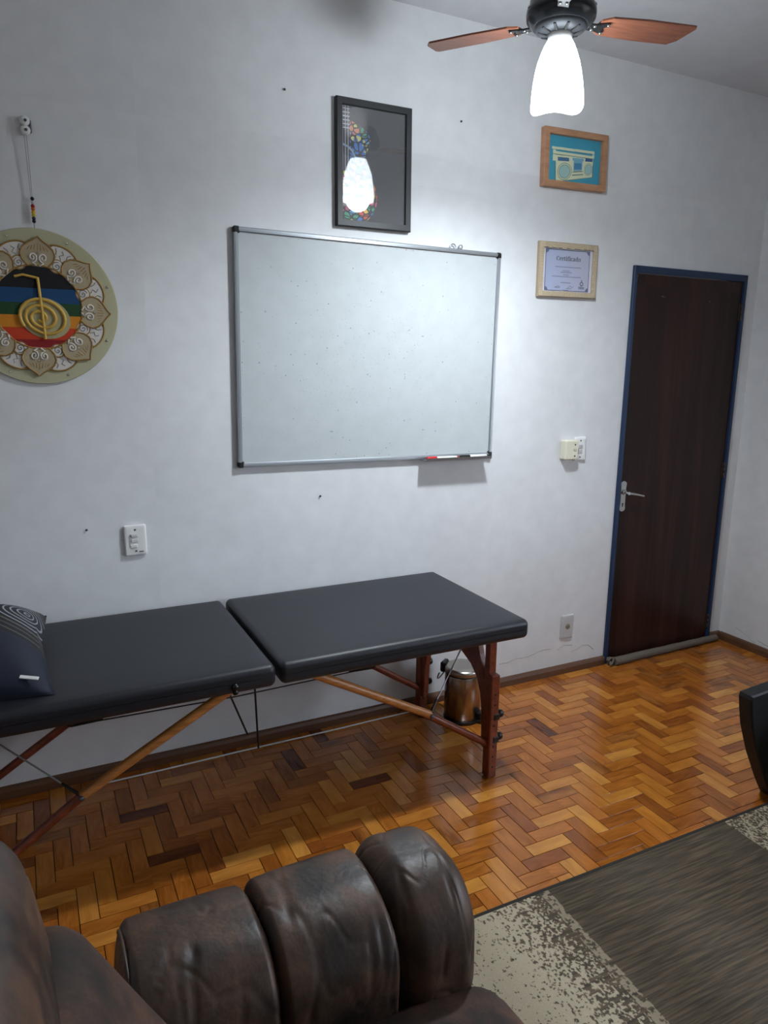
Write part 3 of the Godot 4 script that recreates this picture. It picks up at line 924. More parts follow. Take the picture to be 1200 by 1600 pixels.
func fan() -> void:
	var hub := Vector3(-2.067, 2.658, 0.782)
	var t := thing("ceiling_fan", "three-blade ceiling fan with black motor and a lit white glass lamp shade", "ceiling fan", Vector3(hub.x, CEIL, hub.z))
	var o := Vector3(0, -CEIL, 0)
	var b := Mb.new()
	b.lathe([Vector2(0, CEIL - 0.001), Vector2(0.062, CEIL - 0.001), Vector2(0.060, CEIL - 0.03), Vector2(0.045, CEIL - 0.055), Vector2(0.018, CEIL - 0.065), Vector2(0, CEIL - 0.065)], 32, at(o))
	put("ceiling_canopy", b, m.black_gloss, t)
	b = Mb.new()
	b.tube([o + Vector3(0, CEIL - 0.06, 0), o + Vector3(0, 2.74, 0)], 0.011, 12)
	put("down_rod", b, m.steel_dark, t)
	b = Mb.new()
	b.lathe([Vector2(0, 2.775), Vector2(0.030, 2.775), Vector2(0.052, 2.765), Vector2(0.054, 2.745), Vector2(0, 2.74)], 28, at(o))
	put("rod_cover", b, mat(Color(0.78, 0.66, 0.64), 0.3, 0.4), t)
	b = Mb.new()
	b.lathe([Vector2(0, 2.745), Vector2(0.075, 2.745), Vector2(0.090, 2.735), Vector2(0.098, 2.715), Vector2(0.099, 2.696), Vector2(0.106, 2.690), Vector2(0.108, 2.676), Vector2(0.106, 2.662), Vector2(0.099, 2.655), Vector2(0.094, 2.648), Vector2(0.086, 2.642), Vector2(0.060, 2.640), Vector2(0, 2.640)], 48, at(o))
	var motor := put("motor_housing", b, m.black_gloss, t)
	b = Mb.new()
	for k in 12:
		var a := TAU * k / 12.0 + 0.2
		b.box(Vector3(0.1045, 0, 0), Vector3(0.006, 0.006, 0.010), 0.001, Transform3D(Basis(Vector3.UP, a), o + Vector3(0, 2.6915, 0)))
	put("housing_clip", b, m.chrome, motor)
	b = Mb.new()
	b.lathe([Vector2(0, 2.642), Vector2(0.080, 2.642), Vector2(0.078, 2.634), Vector2(0.058, 2.626), Vector2(0.040, 2.622), Vector2(0, 2.622)], 40, at(o))
	var under := put("vented_plate", b, mat(Color(0.20, 0.21, 0.225), 0.45, 0.4), t)
	b = Mb.new()
	for k in 10:
		var a := TAU * k / 10.0
		b.box(Vector3(0.058, 0, 0), Vector3(0.030, 0.006, 0.009), 0.002, Transform3D(Basis(Vector3.UP, a) * Basis(Vector3.BACK, 0.36), o + Vector3(0, 2.605, 0)))
	put("vent_slot", b, m.hole, under)
	b = Mb.new()
	b.lathe([Vector2(0, 2.625), Vector2(0.034, 2.625), Vector2(0.038, 2.618), Vector2(0.038, 2.590), Vector2(0.034, 2.585), Vector2(0, 2.585)], 32, at(o))
	put("lamp_socket", b, m.white, t)
	# tulip shade with a wavy lower rim
	b = Mb.new()
	var out_p := [Vector2(0.040, 2.600), Vector2(0.047, 2.588), Vector2(0.056, 2.567), Vector2(0.065, 2.542), Vector2(0.072, 2.513), Vector2(0.077, 2.484), Vector2(0.0805, 2.455), Vector2(0.082, 2.430), Vector2(0.0825, 2.414)]
	var prof := []
	for q in out_p: prof.append(q)
	for i in range(out_p.size() - 1, -1, -1): prof.append(Vector2(out_p[i].x - 0.003, out_p[i].y + (0.0005 if i == out_p.size() - 1 else 0.0)))
	prof.append(out_p[0])
	b.lathe(prof, 48, at(o), func(q: Vector3, a: float):
		var low := clampf((2.52 - q.y) / 0.1, 0.0, 1.0)
		q.y += 0.010 * low * sin(a * 3.0 + 4.6)
		var k := 1.0 + 0.03 * low * cos(a * 3.0 + 4.6)
		return Vector3(q.x * k, q.y, q.z * k))
	put("lamp_shade", b, m.shade, t, "glowing white glass tulip shade")
	# blades
	for k in 3:
		var al: float = [0.099, -2.043, 2.19][k]
		var xf := Transform3D(Basis(Vector3.UP, -al), Vector3(0, hub.y - CEIL, 0)) * Transform3D(Basis(Vector3.BACK, 0.068), Vector3.ZERO) * Transform3D(Basis(Vector3.RIGHT, -0.12), Vector3.ZERO)
		var bl := Mb.new()
		var poly := PackedVector2Array([Vector2(0.135, -0.028), Vector2(0.165, -0.046), Vector2(0.30, -0.056), Vector2(0.455, -0.056), Vector2(0.478, -0.030), Vector2(0.492, 0.044), Vector2(0.485, 0.056), Vector2(0.30, 0.058), Vector2(0.165, 0.050), Vector2(0.135, 0.030)])
		# outline (radius, across) lies flat: thickness along y
		bl.prism(poly, 0.006, xf * Transform3D(Basis(Vector3(1, 0, 0), Vector3(0, 0, 1), Vector3(0, -1, 0)), Vector3(0, 0.003, 0)), 0.001)
		var bo := put("blade", bl, m.blade, t)
		var br := Mb.new()
		br.box(Vector3(0.115, -0.006, 0), Vector3(0.05, 0.005, 0.034), 0.001, xf)
		br.prism(PackedVector2Array([Vector2(0.125, -0.017), Vector2(0.165, -0.030), Vector2(0.172, -0.018), Vector2(0.155, 0.0), Vector2(0.172, 0.018), Vector2(0.165, 0.030), Vector2(0.125, 0.017)]), 0.004, xf * Transform3D(Basis(Vector3(1, 0, 0), Vector3(0, 0, 1), Vector3(0, -1, 0)), Vector3(0, -0.0032, 0)))
		put("blade_bracket", br, m.black, bo)
		for q in [[0.163, -0.022], [0.163, 0.022], [0.120, -0.010], [0.120, 0.010]]:
			var sc := Mb.new()
			sc.lathe([Vector2(0, 0.0), Vector2(0.0055, 0.0), Vector2(0.005, -0.004), Vector2(0, -0.005)], 10, xf * at(Vector3(q[0], -0.0075, q[1])))
			put("screw", sc, m.chrome, bo)

func whiteboard() -> void:
	var t := thing("whiteboard", "large wall-mounted whiteboard with aluminium frame and black corner caps", "whiteboard", Vector3(-2.3214, 1.6431, 0.0))
	t.rotation.z = -0.0081
	var W := 1.2; var H := 0.9
	var sn := noise(500, 0.012, 4); var rr := RandomNumberGenerator.new()
	rr.seed = 77
	var im := Image.create(1024, 768, false, Image.FORMAT_RGB8)
	for y in 768:
		for x in 1024:
			var v := 0.955 + 0.02 * sn.get_noise_2d(x, y)
			im.set_pixel(x, y, Color(v * 0.985, v, v))
	for i in 520:
		var x := int(clampf(rr.randfn(480, 230), 20, 1000)); var y := int(clampf(rr.randfn(400, 170), 20, 745))
		var r := 1 if rr.randf() < 0.85 else 2
		var k := 0.45 + 0.45 * rr.randf()
		var tint: Color = [Color(0.5, 0.55, 0.6), Color(0.55, 0.6, 0.6), Color(0.75, 0.5, 0.52), Color(0.45, 0.6, 0.6)][rr.randi() % 4]
		for a in range(-r + 1, r + 1):
			for b in range(-r + 1, r + 1):
				im.set_pixel(x + a, y + b, im.get_pixel(x + a, y + b).lerp(tint, k * 0.8))
	for q in [[392, 348, 14], [700, 452, 24], [570, 520, 10], [530, 175, 10], [455, 395, 30], [745, 425, 26], [710, 660, 30]]:
		for k in 60:
			var x := int(q[0] + rr.randfn() * q[2] * 0.5); var y := int(q[1] + rr.randfn() * q[2] * 0.7)
			im.set_pixel(x, y, im.get_pixel(x, y).lerp(Color(0.72, 0.78, 0.78), 0.35))
	var wm := mat(Color(0.775, 0.785, 0.79), 0.32)
	wm.albedo_texture = ImageTexture.create_from_image(im)
	wm.metallic_specular = 0.35
	var s := Mb.new()
	s.box(Vector3(0, 0, 0.010), Vector3(W - 0.02, H - 0.02, 0.008), 0.0)
	for i in s.p.size(): s.u[i] = Vector2(s.p[i].x / W + 0.5, 0.5 - s.p[i].y / H)
	put("writing_surface", s, wm, t)
	put("backing_board", bx(Vector3(0, 0, 0.0035), Vector3(W - 0.02, H - 0.02, 0.005), 0.0), mat(Color(0.4, 0.33, 0.26), 0.8), t)
	for k in [[Vector3(0, H / 2 - 0.009, 0.011), Vector3(W - 0.02, 0.018, 0.020)], [Vector3(0, -H / 2 + 0.009, 0.011), Vector3(W - 0.02, 0.018, 0.020)], [Vector3(-W / 2 + 0.009, 0, 0.011), Vector3(0.018, H - 0.02, 0.020)], [Vector3(W / 2 - 0.009, 0, 0.011), Vector3(0.018, H - 0.02, 0.020)]]:
		var r := Mb.new()
		r.box(k[0], k[1], 0.003)
		# the rib along the middle of the profile
		r.box(k[0] + Vector3(0, 0, 0.0105), Vector3(k[1].x if k[1].x > 0.1 else 0.005, k[1].y if k[1].y > 0.1 else 0.005, 0.002), 0.0008)
		put("frame_rail", r, m.alu, t)
	for sx in [-1, 1]:
		for sy in [-1, 1]:
			var c := Mb.new()
			c.box(Vector3(sx * (W / 2 - 0.0115), sy * (H / 2 - 0.0115), 0.0115), Vector3(0.027, 0.027, 0.024), 0.006)
			put("corner_cap", c, m.black, t)
	for k in [[0.352, 0.0, 0.013], [0.388, 0.6, 0.010]]:
		var e := Mb.new()
		var pts := []
		for i in 15:
			var a := TAU * i / 14.0
			pts.append(Vector3(k[0] + cos(a) * k[2], H / 2 + 0.006 + sin(a) * k[2], 0.014 + sin(a) * k[1] * 0.01))
		e.tube(pts, 0.0025, 6)
		put("hanging_eyelet", e, m.alu, t)
	var tr := Mb.new()
	tr.prism(PackedVector2Array([Vector2(0, -0.448), Vector2(0, -0.455), Vector2(0.054, -0.455), Vector2(0.062, -0.452), Vector2(0.066, -0.440), Vector2(0.064, -0.440), Vector2(0.060, -0.449), Vector2(0.053, -0.452), Vector2(0.004, -0.452), Vector2(0.004, -0.448)]), 0.340, Transform3D(Basis(Vector3(0, 0, 1), Vector3(0, 1, 0), Vector3(1, 0, 0)), Vector3(0.222, 0, 0.012)))
	put("marker_tray", tr, m.alu, t)
	# the two markers on the tray
	for k in [[-2.093, -1.925, m.red, "red-capped white whiteboard marker lying on the tray, the left one"], [-1.920, -1.765, m.black, "black-capped white whiteboard marker lying on the tray, the right one"]]:
		var xm: float = (k[0] + k[1]) / 2
		var mk := thing("whiteboard_marker", k[3], "marker", Vector3(xm, 1.1965, 0.050), "markers on the whiteboard tray")
		mk.rotation.z = -0.008
		var hl: float = (k[1] - k[0]) / 2 - 0.004
		var rot := Basis(Vector3.BACK, -PI / 2)
		var c := Mb.new()
		c.lathe([Vector2(0, -hl), Vector2(0.0075, -hl), Vector2(0.0085, -hl + 0.002), Vector2(0.0085, -hl + 0.048), Vector2(0, -hl + 0.048)], 14, Transform3D(rot, Vector3.ZERO))
		put("cap", c, k[2], mk)
		c = Mb.new()
		c.lathe([Vector2(0, -hl + 0.046), Vector2(0.0080, -hl + 0.046), Vector2(0.0080, hl - 0.008), Vector2(0, hl - 0.008)], 14, Transform3D(rot, Vector3.ZERO))
		put("barrel", c, m.white, mk)
		c = Mb.new()
		c.lathe([Vector2(0, hl - 0.009), Vector2(0.0078, hl - 0.009), Vector2(0.007, hl), Vector2(0, hl)], 14, Transform3D(rot, Vector3.ZERO))
		put("end_plug", c, k[2], mk)

func frame_bars(t: Node3D, w: float, h: float, bw: float, d: float, material: Material, bev: float) -> void:
	# four mitred bars
	for k in 4:
		var L := w if k % 2 == 0 else h
		var off := (h if k % 2 == 0 else w) / 2
		var b := Mb.new()
		var prof := [Vector2(0, 0), Vector2(0, d - bev), Vector2(bev, d), Vector2(bw - bev * 0.5, d), Vector2(bw, d - bev * 1.5), Vector2(bw, 0)]   # (inwards from the rim, z)
		var xf := Transform3D(Basis(Vector3.BACK, PI / 2 * k), Vector3.ZERO)
		var s := b.n()
		var A := []; var B := []
		for q in prof:
			A.append(xf * Vector3(-L / 2 + q.x, off - q.x, q.y))
			B.append(xf * Vector3(L / 2 - q.x, off - q.x, q.y))
		for i in prof.size():
			var j := (i + 1) % prof.size()
			b.quad(A[i], B[i], B[j], A[j], -1)
		for i in range(1, prof.size() - 1):
			b.tri(A[0], A[i], A[i + 1], -1)
			b.tri(B[0], B[i + 1], B[i], -1)
		b.fix(s)
		put("frame_bar", b, material, t)

func blob(q: Vector2, c: Vector2, r: float) -> bool: return q.distance_to(c) < r

func pictures() -> void:
	# guitar print
	var t := thing("guitar_picture", "tall black-framed print of half a colourful guitar above the whiteboard", "framed picture", Vector3(-2.342, 2.369, 0.001))
	t.rotation.z = 0.006
	var w := 0.328; var h := 0.466
	frame_bars(t, w, h, 0.026, 0.024, mat(Color(0.10, 0.105, 0.12), 0.45), 0.003)
	var cell := noise(600, 0.036, 1, FastNoiseLite.TYPE_CELLULAR)
	cell.cellular_return_type = FastNoiseLite.RETURN_CELL_VALUE
	var edge := noise(600, 0.036, 1, FastNoiseLite.TYPE_CELLULAR)
	edge.cellular_return_type = FastNoiseLite.RETURN_DISTANCE2_SUB
	var grainy := noise(601, 0.3, 2)
	var pal := [Color(0.83, 0.28, 0.22), Color(0.93, 0.72, 0.25), Color(0.22, 0.45, 0.75), Color(0.25, 0.60, 0.45), Color(0.85, 0.50, 0.35), Color(0.80, 0.80, 0.35), Color(0.35, 0.62, 0.80), Color(0.75, 0.35, 0.45)]
	var art := paint(330, 500, func(x: int, y: int):
		var q := Vector2(x / 330.0, y / 500.0)
		var bg := Color(0.11, 0.12, 0.16) * (1.0 + 0.22 * grainy.get_noise_2d(x, y))
		# right half of a guitar body: upper bout, waist, lower bout
		var wdt := 0.0
		var yy := q.y
		if yy > 0.12 and yy < 0.42: wdt = 0.45 * sqrt(maxf(0.0, 1.0 - pow((yy - 0.28) / 0.165, 2)))
		if yy > 0.34 and yy < 0.56: wdt = maxf(wdt, 0.34 + 0.10 * absf(yy - 0.47) / 0.1 * 0.6)
		if yy > 0.50: wdt = maxf(wdt, 0.56 * sqrt(maxf(0.0, 1.0 - pow((yy - 0.78) / 0.29, 2))))
		wdt = minf(wdt, 0.57)
		var c := bg
		var e := edge.get_noise_2d(x, y)
		if q.x < wdt:
			var id := int(absf(cell.get_noise_2d(x, y)) * 97.0) % pal.size()
			c = pal[id]
			var d := Vector2(q.x - 0.22, (q.y - 0.375) * 1.5)
			if d.length() < 0.2: c = Color(0.22, 0.45, 0.75) if absf(sin(d.angle() * 5.0)) * 0.06 + 0.12 > d.length() else Color(0.80, 0.78, 0.4)
			var f := fposmod(Vector2(q.x - 0.35, q.y * 1.5 - 0.30).length() * 18.0, 1.0)
			if e < -0.80 or (id % 3 == 0 and f < 0.22): c = Color(0.11, 0.10, 0.12)
		# plain neck edge, frets and strings at the left
		if q.x < 0.13 and q.y < 0.56:
			c = Color(0.13, 0.13, 0.16)
			if q.y < 0.21 and fposmod(q.y - 0.02, 0.033) < 0.008: c = Color(0.82, 0.83, 0.85)
			for k in 3:
				if absf(q.x - 0.02 - k * 0.042) < 0.006: c = Color(0.70, 0.70, 0.73)
		if q.x < 0.26 and absf(Vector2(q.x, (q.y - 0.48) * 1.5).length() - 0.22) < 0.014 and q.y < 0.48: c = Color(0.55, 0.62, 0.70)
		if q.x < 0.52 and q.y > 0.70 and q.y < 0.755: c = Color(0.72, 0.42, 0.42)
		if q.x < 0.38 and absf(q.y - 0.86) < 0.012: c = Color(0.62, 0.60, 0.62)
		return c)
	var am := mat(Color.WHITE, 0.6); am.albedo_texture = art
	var s := Mb.new()
	s.rect(Vector3(0, 0, 0.008), w - 0.05, h - 0.05)
	put("guitar_print", s, am, t)
	put("glass_pane", bx(Vector3(0, 0, 0.0145), Vector3(w - 0.051, h - 0.051, 0.002), 0.0), m.glass, t)
	put("backing", bx(Vector3(0, 0, 0.004), Vector3(w - 0.04, h - 0.04, 0.005), 0.0), m.black, t)
	# radio print
	t = thing("radio_picture", "wood-framed teal print of a cream portable radio right of the lamp", "framed picture", Vector3(-1.337, 2.516, 0.001))
	t.rotation.z = 0.024
	w = 0.362; h = 0.243
	frame_bars(t, w, h, 0.027, 0.030, m.frame_wood, 0.002)
	var radio := paint(360, 230, func(x: int, y: int):
		var q := Vector2(x / 360.0, y / 230.0)
		var teal := Color(0.25, 0.60, 0.70)
		var cream := Color(0.83, 0.85, 0.72); var line := Color(0.33, 0.45, 0.42); var pale := Color(0.62, 0.76, 0.74)
		var c := teal
		# the body is drawn in perspective: its sides lean and its top falls to the right
		var l := 0.135 + 0.03 * q.y; var r := 0.88 - 0.02 * q.y
		var u := (q.x - l) / (r - l)
		var top := 0.40 - 0.02 * u; var bot := 1.02 - 0.20 * u
		var v := (q.y - top) / (bot - top)
		if u > 0.0 and u < 1.0 and v > 0.0 and v < 1.0:
			c = cream
			if v < 0.03 or u < 0.02 or u > 0.985 or v > 0.975: c = line
			if u > 0.07 and u < 0.36 and v > 0.10 and v < 0.24: c = Color(0.30, 0.45, 0.58)
			if u > 0.78 and u < 0.97 and v > 0.06 and v < 0.20: c = Color(0.22, 0.36, 0.55)
			for k in [[0.25, 0.63, 0.185, 0.33], [0.875, 0.58, 0.115, 0.30]]:
				var d := Vector2((u - k[0]) / k[2], (v - k[1]) / k[3]).length()
				if d < 1.0: c = line
				if d < 0.94: c = cream
				if d < 0.80: c = line
				if d < 0.74: c = pale
			if u > 0.45 and u < 0.74:
				if v > 0.08 and v < 0.62: c = Color(0.45, 0.66, 0.74)
				if v > 0.30 and v < 0.56 and u > 0.50 and u < 0.69: c = Color(0.28, 0.52, 0.66)
				if absf(v - 0.66) < 0.02 or absf(v - 0.80) < 0.02: c = line
				if (absf(u - 0.46) < 0.02 or absf(u - 0.73) < 0.02) and v > 0.2 and v < 0.66: c = cream
		# lid and handle
		if q.x > 0.11 and q.x < 0.87 and q.y > 0.34 and q.y < 0.345 + 0.06: c = cream
		if q.x > 0.11 and q.x < 0.15 + 0.04 * q.y and q.y > 0.26 and q.y < 0.55: c = cream
		if q.x > 0.09 and q.x < 0.88 and absf(q.y - (0.275 - 0.015 * q.x)) < 0.028: c = cream
		if q.x > 0.84 and q.x < 0.88 and q.y > 0.26 and q.y < 0.38: c = cream
		if q.x > 0.11 and q.x < 0.86 and absf(q.y - 0.405) < 0.006: c = line
		if q.x > 0.10 and q.x < 0.88 and absf(q.y - 0.308) < 0.005: c = line
		return c)
	am = mat(Color.WHITE, 0.55); am.albedo_texture = radio
	s = Mb.new()
	s.rect(Vector3(0, 0, 0.010), w - 0.052, h - 0.052)
	put("radio_print", s, am, t)
	put("backing", bx(Vector3(0, 0, 0.005), Vector3(w - 0.04, h - 0.04, 0.006), 0.0), m.frame_wood, t)
	# certificate
	t = thing("framed_certificate", "framed certificate with a golden mosaic frame beside the whiteboard, below the radio print", "certificate", Vector3(-1.335, 2.040, 0.001))
	t.rotation.z = 0.012
	w = 0.345; h = 0.243
	var gold := mat(Color(0.66, 0.59, 0.49), 0.55, 0.1)
	frame_bars(t, w, h, 0.026, 0.018, gold, 0.003)
	var mos := Mb.new()
	var rr := RandomNumberGenerator.new(); rr.seed = 5
	for k in 4:
		var L := w if k % 2 == 0 else h
		var off := (h if k % 2 == 0 else w) / 2
		var xf := Transform3D(Basis(Vector3.BACK, PI / 2 * k), Vector3.ZERO)
		var x := -L / 2 + 0.006
		while x < L / 2 - 0.012:
			var lx := rr.randf_range(0.006, 0.014)
			var y := 0.0035
			while y < 0.022:
				var ly := rr.randf_range(0.005, 0.009)
				mos.box(Vector3(x + lx / 2, off - y - ly / 2, 0.0185), Vector3(lx - 0.0012, ly - 0.0012, rr.randf_range(0.001, 0.003)), 0.0004, xf)
				y += ly
			x += lx
	var mo := put("mosaic_tesserae", mos, mat(Color(0.78, 0.71, 0.60), 0.45, 0.1), t)
	mo.set_meta("kind", "stuff")
	var paper := paint(320, 216, func(x: int, y: int):
		var q := Vector2(x / 320.0, y / 216.0)
		var c := Color(0.86, 0.86, 0.90)
		var e := minf(minf((q.x - 0.055) * 320, (0.945 - q.x) * 320), minf((q.y - 0.02) * 216, (0.98 - q.y) * 216))
		if e > 0.0: c = Color(0.66, 0.70, 0.83).lerp(Color(0.74, 0.74, 0.82), q.x)
		if e > 0.0 and e < 4.0: c = Color(0.22, 0.26, 0.42)
		for k in [Vector2(0.055, 0.02), Vector2(0.945, 0.02), Vector2(0.055, 0.98), Vector2(0.945, 0.98)]:
			if e > 0.0 and Vector2((q.x - k.x) * 320, (q.y - k.y) * 216).length() < 22.0: c = Color(0.28, 0.32, 0.46)
		# lines of small print, unreadable at this size
		for k in [[0.42, 0.25, 0.78], [0.505, 0.40, 0.55], [0.545, 0.36, 0.60], [0.60, 0.42, 0.54], [0.64, 0.20, 0.78], [0.78, 0.37, 0.58], [0.895, 0.25, 0.36], [0.915, 0.49, 0.60], [0.955, 0.40, 0.54]]:
			if absf(q.y - k[0]) < 0.009 and q.x > k[1] and q.x < k[2] and (x / 2 + int(k[0] * 100)) % 5 < 4: c = Color(0.38, 0.40, 0.52)
		for k in [[0.27, 0.87, 0.1], [0.52, 0.87, 0.12]]:
			if q.x > k[0] and q.x < k[0] + k[2] and absf(q.y - k[1] - 0.014 * sin((q.x - k[0]) * 90.0)) < 0.006: c = Color(0.35, 0.37, 0.5)
		# emblem: a ring with a flame, and a block of letters below it
		var d := Vector2((q.x - 0.80) * 320, (q.y - 0.79) * 216)
		if absf(d.length() - 9.0) < 2.6: c = Color(0.25, 0.27, 0.38)
		if absf(d.x) < 3.5 - absf(d.y + 15.0) * 0.45 and absf(d.y + 15.0) < 7.0: c = Color(0.25, 0.27, 0.38)
		if absf(q.x - 0.80) < 0.06 and absf(q.y - 0.885) < 0.03 and x % 6 < 4: c = Color(0.30, 0.32, 0.44)
		return c)
	am = mat(Color.WHITE, 0.5); am.albedo_texture = paper
	s = Mb.new()
	s.rect(Vector3(0, 0, 0.008), w - 0.05, h - 0.05)
	put("certificate_paper", s, am, t)
	put("backing", bx(Vector3(0, 0, 0.004), Vector3(w - 0.04, h - 0.04, 0.005), 0.0), gold, t)
	var tm := TextMesh.new()
	var font := SystemFont.new()
	font.font_names = PackedStringArray(["Droid Serif"])
	font.font_italic = true
	font.font_weight = 700
	tm.font = font
	tm.text = "Certificado"
	tm.font_size = 32
	tm.pixel_size = 0.0008
	tm.depth = 0.0004
	var ti := MeshInstance3D.new()
	ti.name = "title_lettering"
	ti.mesh = tm
	ti.material_override = mat(Color(0.16, 0.17, 0.25), 0.6)
	ti.position = Vector3(0.004, 0.052, 0.0085)
	t.add_child(ti, true)
	put("glass_pane", bx(Vector3(0, 0, 0.0125), Vector3(w - 0.051, h - 0.051, 0.0016), 0.0), m.glass, t)

func mandala() -> void:
	var c := Vector3(-3.592, 1.779, 0.0)
	var t := thing("mandala_ornament", "round cream wall mandala with gilded lotus petals and rainbow centre", "wall ornament", c)
	var R := 0.254
	var disc := Mb.new()
	var face := Transform3D(Basis(Vector3.RIGHT, PI / 2), Vector3.ZERO)
	disc.lathe([Vector2(0, 0.012), Vector2(R - 0.002, 0.012), Vector2(R, 0.010), Vector2(R, 0.004), Vector2(0, 0.004)], 96, face)
	put("backing_disc", disc, mat(Color(0.70, 0.685, 0.56), 0.5), t)
	var gilt := mat(Color(0.62, 0.48, 0.25), 0.5, 0.3)
	var beige := mat(Color(0.67, 0.61, 0.49), 0.55)
	var lace := mat(Color(0.83, 0.81, 0.78), 0.55)
	var ink := mat(Color(0.34, 0.33, 0.34), 0.7)
	# white rounded petals behind, pointed petals in front, small round ones in the gaps
	for k in 8:
		var a := PI / 2 - TAU * (k + 0.5) / 8.0 - 0.06
		var xf := Transform3D(Basis(Vector3.BACK, a), Vector3(0, 0, 0.0115))
		var poly := PackedVector2Array()
		for i in 17:
			var b := -PI / 2 + PI * i / 16.0
			poly.append(Vector2(0.165 + 0.052 * cos(b), 0.062 * sin(b)))
		poly.append(Vector2(0.135, 0.05)); poly.append(Vector2(0.135, -0.05))
		var b := Mb.new()
		b.prism(poly, 0.004, xf, 0.001)
		var pe := put("lace_petal", b, lace, t, "white rounded petal")
		b = Mb.new()
		var rim := []
		for i in 17:
			var d := -PI / 2 + PI * i / 16.0
			rim.append(xf * Vector3(0.165 + 0.053 * cos(d), 0.063 * sin(d), 0.004))
		b.tube(rim, 0.0032, 6)
		put("gilt_rim", b, gilt, pe)
		b = Mb.new()
		for j in 5:
			var y0 := -0.04 + 0.02 * j
			var pts := []
			for i in 5: pts.append(xf * Vector3(0.168 + 0.009 * i, y0 + 0.006 * sin(i * 2.4 + j * 1.7), 0.0045))
			b.tube(pts, 0.0010, 4)
		put("ink_scrolls", b, ink, pe)
	for k in 8:
		var a := PI / 2 - TAU * k / 8.0 - 0.06
		var xf := Transform3D(Basis(Vector3.BACK, a), Vector3(0, 0, 0.0125))
		var side := [Vector2(0.132, 0.030), Vector2(0.150, 0.047), Vector2(0.170, 0.053), Vector2(0.190, 0.046), Vector2(0.204, 0.031), Vector2(0.215, 0.014)]
		var poly := PackedVector2Array()
		for q in side: poly.append(Vector2(q.x, -q.y))
		poly.append(Vector2(0.228, 0))
		side.reverse()
		for q in side: poly.append(q)
		var b := Mb.new()
		b.prism(poly, 0.007, xf, 0.0015)
		var pe := put("pointed_petal", b, beige, t)
		b = Mb.new()
		var rim := []
		for q in poly: rim.append(xf * Vector3(q.x, q.y, 0.007))
		b.tube(rim, 0.0028, 6)
		put("gilt_rim", b, gilt, pe)
		b = Mb.new()
		for s in [-1.0, 1.0]:
			var pts := []
			for i in 14:
				var w: float = i / 13.0
				var r := 0.0165 * (1.0 - 0.80 * w)
				pts.append(xf * Vector3(0.160 + r * cos(w * 9.0 + 3.1), s * (0.016 + r * sin(w * 9.0 + 3.1) * 0.85), 0.0078))
			pts.push_front(xf * Vector3(0.134, s * 0.004, 0.0078))
			b.tube(pts, 0.0030, 5)
		put("white_scrolls", b, lace, pe)
		b = Mb.new()
		for j in 7:
			var y0 := (j - 3) * 0.0105
			b.tube([xf * Vector3(0.184, y0, 0.0075), xf * Vector3(0.206 - absf(y0) * 0.35, y0 * 0.75, 0.0075)], 0.0009, 4)
		put("gilt_veins", b, gilt, pe)
		b = Mb.new()
		b.lathe([Vector2(0, 0.0105), Vector2(0.003, 0.0095), Vector2(0.004, 0.007), Vector2(0, 0.007)], 8, xf * Transform3D(Basis(Vector3.RIGHT, PI / 2), Vector3(0.176, 0, 0)))
		put("gem", b, m.chrome, pe)
		# small round petal beside it
		var xg := Transform3D(Basis(Vector3.BACK, a - TAU / 16.0), Vector3(0, 0, 0.013))
		b = Mb.new()
		b.lathe([Vector2(0, 0.006), Vector2(0.018, 0.006), Vector2(0.021, 0.004), Vector2(0.021, 0.0), Vector2(0, 0)], 20, xg * Transform3D(Basis(Vector3.RIGHT, PI / 2), Vector3(0.150, 0, 0)))
		var sp := put("small_petal", b, lace, t)
		b = Mb.new()
		var pts := []
		for i in 22:
			var w: float = i / 21.0
			pts.append(xg * Vector3(0.150 + 0.015 * (1.0 - w) * cos(w * 11.0), 0.015 * (1.0 - w) * sin(w * 11.0), 0.0064))
		b.tube(pts, 0.0011, 4)
		put("ink_spiral", b, ink, sp)
		b = Mb.new()
		var rimr := []
		for i in 17:
			var w := TAU * i / 16.0
			rimr.append(xg * Vector3(0.150 + 0.022 * cos(w), 0.022 * sin(w), 0.003))
		b.tube(rimr, 0.0026, 5)
		put("gilt_rim", b, gilt, sp)
		# gem on the plain rim
		var ag := PI / 2 - TAU * (k + 0.5) / 8.0 - 0.06
		b = Mb.new()
		b.lathe([Vector2(0, 0.0165), Vector2(0.0035, 0.015), Vector2(0.0045, 0.012), Vector2(0, 0.012)], 8, Transform3D(Basis(Vector3.BACK, ag), Vector3.ZERO) * Transform3D(Basis(Vector3.RIGHT, PI / 2), Vector3(0.236, 0, 0)))
		put("rim_gem", b, m.chrome, t)
	# rainbow centre: bands clipped to a circle, upper ones darker
	var r0 := 0.136
	var bands := [[0.136, 0.062, Color(0.035, 0.035, 0.06)], [0.062, 0.014, Color(0.03, 0.25, 0.42)], [0.014, -0.026, Color(0.08, 0.25, 0.10)], [-0.026, -0.067, Color(0.80, 0.50, 0.08)], [-0.067, -0.106, Color(0.75, 0.22, 0.06)], [-0.106, -0.136, Color(0.52, 0.05, 0.07)]]
	for q in bands:
		var poly := PackedVector2Array()
		for i in 9:
			var y := lerpf(q[0], q[1], i / 8.0)
			poly.append(Vector2(sqrt(maxf(0.0, r0 * r0 - y * y)), y))
		for i in range(8, -1, -1):
			var y := lerpf(q[0], q[1], i / 8.0)
			var x := -sqrt(maxf(0.0, r0 * r0 - y * y))
			if absf(x) > 0.0005: poly.append(Vector2(x, y))
		var b := Mb.new()
		b.prism(poly, 0.006, at(Vector3(0, 0, 0.012)), 0.0005)
		put("colour_band", b, mat(q[2], 0.75), t)
	var ring := Mb.new()
	var rp := []
	for i in 65: rp.append(Vector3(cos(TAU * i / 64.0) * 0.137, sin(TAU * i / 64.0) * 0.137, 0.017))
